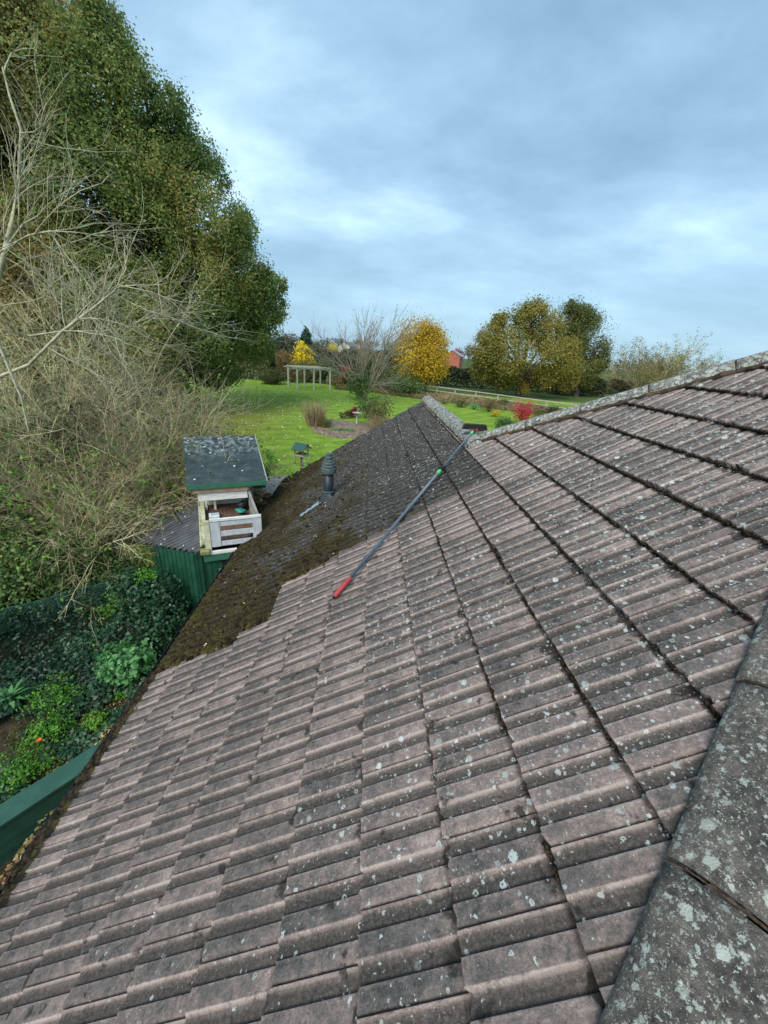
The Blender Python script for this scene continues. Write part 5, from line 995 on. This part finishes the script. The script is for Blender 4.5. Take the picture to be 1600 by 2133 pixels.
tag(leafquads('border_plants', P, rg.normal([0, -.8, .2], .5, P.shape), .17, leafmat('border_mixed', [(0, (.05, .06, .02)), (.4, (.13, .12, .04)), (.7, (.30, .17, .08)), (1, (.12, .22, .04))], .2), seed=52, asp=.4), 'mixed green and russet plants at the foot of the fruit tree', 'border plants', kind='stuff')
# hedges
def hedge(lab, P, wd, h, mat, n, ls, seed):
    P = np.array([q[:2] for q in P]); t = thing('hedge', lab, 'hedge', (*P[0], float(H(*P[0])))); rs = np.random.default_rng(seed); L_ = np.linalg.norm(np.diff(P, axis=0), axis=1); cs = np.concatenate([[0], np.cumsum(L_)]); s = rs.random(n) * cs[-1]
    x = np.interp(s, cs, P[:, 0]); y = np.interp(s, cs, P[:, 1]); hh_ = h * (.72 + .5 * fbm(s, s * 0, f=.35, seed=seed, o=3)); a = rs.uniform(0, math.pi, n); rad = .75 + .3 * rs.random(n)
    Q = np.stack([x, y + np.cos(a) * wd * rad, H(x, y) + np.abs(np.sin(a)) ** .6 * hh_ * rad], 1); tone = fbm(Q[:, 0], Q[:, 2] * 2, f=.9, seed=seed + 1, o=3)
    leafquads('foliage', Q, rs.normal([0, -.5, .4], .6, Q.shape), ls, mat, t, seed, .7, np.clip(tone * 1.6 - .35 + rs.normal(0, .15, n), 0, 1))
hedge('dark field hedge running behind the two oaks', [(6, 66), (16, 66), (26, 67), (40, 68)], 1.4, 3.1, HEDG, 26000, .3, 3)
hedge('brown hedge on the right beyond the paddock', [(36, 72), (60, 84), (90, 98)], 1.4, 2.6, FARL, 15000, .34, 4)
hedge('tall grey-green hedge on the bank behind the pergola', [(-22, 84), (-4, 84), (10, 88)], 2.0, 4.4, FARL, 26000, .34, 5)
hedge('olive scrub at the end of the lawn left of the pergola', [(-24, 56), (-12.5, 53)], 2.0, 4.0, OLIV, 15000, .25, 6)
# far fields and tree line
def fartree(i, px, py, Y, wpx, hpx, mat, lab, nm='tree', n=700):
    B_ = atY(px, py, Y); B_[2] = float(H(B_[0], B_[1])); k = Y / 800 * 1.08; Z1 = atY(px, py - hpx, Y)[2]; h = max(2.5, Z1 - B_[2]); rx = wpx * k / 2; rs = random.Random(i)
    cl_ = [(B_ + np.array([rs.uniform(-.5, .5) * rx, rs.uniform(-.4, .4) * rx, h * rs.uniform(.5, .8)]), np.array([rx * .6, rx * .6, h * .26])) for _ in range(5)] + [(B_ + (0, 0, h * .75), np.array([rx * .4, rx * .4, h * .25]))]
    tree(nm, lab, B_, cl_, n, max(.5, Y / 800 * 1.6), mat, .2, seed=300 + i, spread=.25, per=10, group='distant trees along the horizon', twigs=False)
FT = [(592, 722, 150, 46, 30, FARL, 'brownish tree at the left of the far tree line'), (612, 724, 170, 40, 33, OAKD, 'tawny tree next to the pergola in the far line'), (575, 725, 140, 40, 40, OLIV, 'olive tree beside the big oak in the far line'), (660, 726, 200, 30, 18, FARL, 'grey-brown tree right of the dark conifer'), (684, 726, 210, 34, 24, FARL, 'reddish brown tree above the evergreen shrub'),
      (708, 726, 230, 26, 20, FARL, 'small brown tree left of the white houses'), (745, 728, 260, 36, 22, FARL, 'tree behind the white houses'), (776, 730, 250, 40, 24, FARL, 'russet tree seen through the bare fruit tree'), (812, 732, 240, 38, 22, OAKD, 'tawny tree left of the yellow tree in the far line'), (690, 722, 190, 26, 8, BRTY, 'yellow bush in front of the far tree line'), (975, 752, 190, 24, 34, OAKD, 'orange autumn tree right of the brick house'), (955, 750, 210, 22, 24, DRED, 'dark purple-brown tree beside the brick house'),
      (925, 746, 240, 26, 18, FARL, 'brown tree behind the brick house'), (1290, 772, 160, 40, 24, FARL, 'grey tree left of the hawthorns on the horizon'), (1330, 775, 170, 46, 22, FARL, 'grey-brown tree behind the hawthorns'), (1500, 780, 180, 50, 22, FARL, 'tree at the right behind the hip'), (840, 735, 260, 40, 22, FARL, 'brown tree behind the yellow tree'), (648, 727, 160, 40, 14, OLIV, 'low olive tree under the dark conifer')]
for i, (px, py, Y, w_, h_, mt, lab) in enumerate(FT): fartree(i, px, py, Y, w_, h_, mt, lab)
B_ = atY(638, 727, 150); B_[2] = float(H(B_[0], B_[1])); zt_ = atY(638, 684, 150)[2]; hh_ = zt_ - B_[2]
tree('conifer', 'dark green conifer standing up from the far tree line', B_, [(B_ + (0, 0, hh_ * f), np.array([r, r, hh_ * .16])) for f, r in ((.45, 2.4), (.62, 2.2), (.78, 1.6), (.92, .8))], 2600, .55, EVER, .25, seed=350, spread=.22, per=10, twigs=False)
# distant houses
WR = paint('far_white_render', (.62, .62, .58)); SL = paint('far_slate', (.16, .17, .18)); BRK = paint('far_red_brick', (.36, .11, .07), (.28, .09, .06), scale=.5); GLS = paint('far_glass', (.03, .035, .04), rough=.2)
def house_far(px, py, Y, w_, d_, h_, rh, wall, roof, lab, rot=0., nm='house'):
    B_ = atY(px, py, Y); zb = B_[2]; B_[2] = min(float(H(B_[0], B_[1])), zb); t = thing(nm, lab, 'house', B_, 'distant houses on the horizon'); c_, s_ = math.cos(rot), math.sin(rot); z0 = zb
    T_ = lambda a, b_, z: (B_[0] + c_ * a - s_ * b_, B_[1] + s_ * a + c_ * b_, z)
    b = MB(); b.box(-w_ / 2, w_ / 2, -d_ / 2, d_ / 2, B_[2] - .5, z0 + h_, T_); b.add([T_(-w_ / 2, -d_ / 2, z0 + h_), T_(-w_ / 2, d_ / 2, z0 + h_), T_(-w_ / 2, 0, z0 + h_ + rh), T_(w_ / 2, -d_ / 2, z0 + h_), T_(w_ / 2, d_ / 2, z0 + h_), T_(w_ / 2, 0, z0 + h_ + rh)], [[0, 2, 1], [3, 4, 5]]); b.build('wall', wall, t)
    b = MB()
    for sg in (-1, 1): b.add([T_(-w_ / 2 - .3, 0, z0 + h_ + rh + .12), T_(w_ / 2 + .3, 0, z0 + h_ + rh + .12), T_(w_ / 2 + .3, sg * (d_ / 2 + .4), z0 + h_ - .15), T_(-w_ / 2 - .3, sg * (d_ / 2 + .4), z0 + h_ - .15)], [[0, 1, 2, 3]])
    b.build('roof', roof, t)
    for a in (-.25, .25): b = MB(); b.box(w_ * a - .6, w_ * a + .6, -d_ / 2 - .06, -d_ / 2 - .02, z0 + h_ * .45, z0 + h_ * .8, T_); b.build('window', GLS, t)
    b = MB(); b.box(w_ * .3, w_ * .3 + .7, -.3, .3, z0 + h_ + rh * .6, z0 + h_ + rh + 1., T_); b.build('chimney', wall, t)
house_far(724, 728, 200, 8, 6, 1.3, 2.0, WR, SL, 'white far house with a grey roof, left of the two', 1.2); house_far(752, 730, 205, 7, 6, 1.2, 1.8, WR, SL, 'white far house right of its white neighbour', .9); house_far(944, 753, 150, 5, 6, 2.0, 1.6, BRK, paint('far_pale_roof', (.34, .35, .36)), 'red brick far house with a pale roof right of the yellow tree', 1.1)
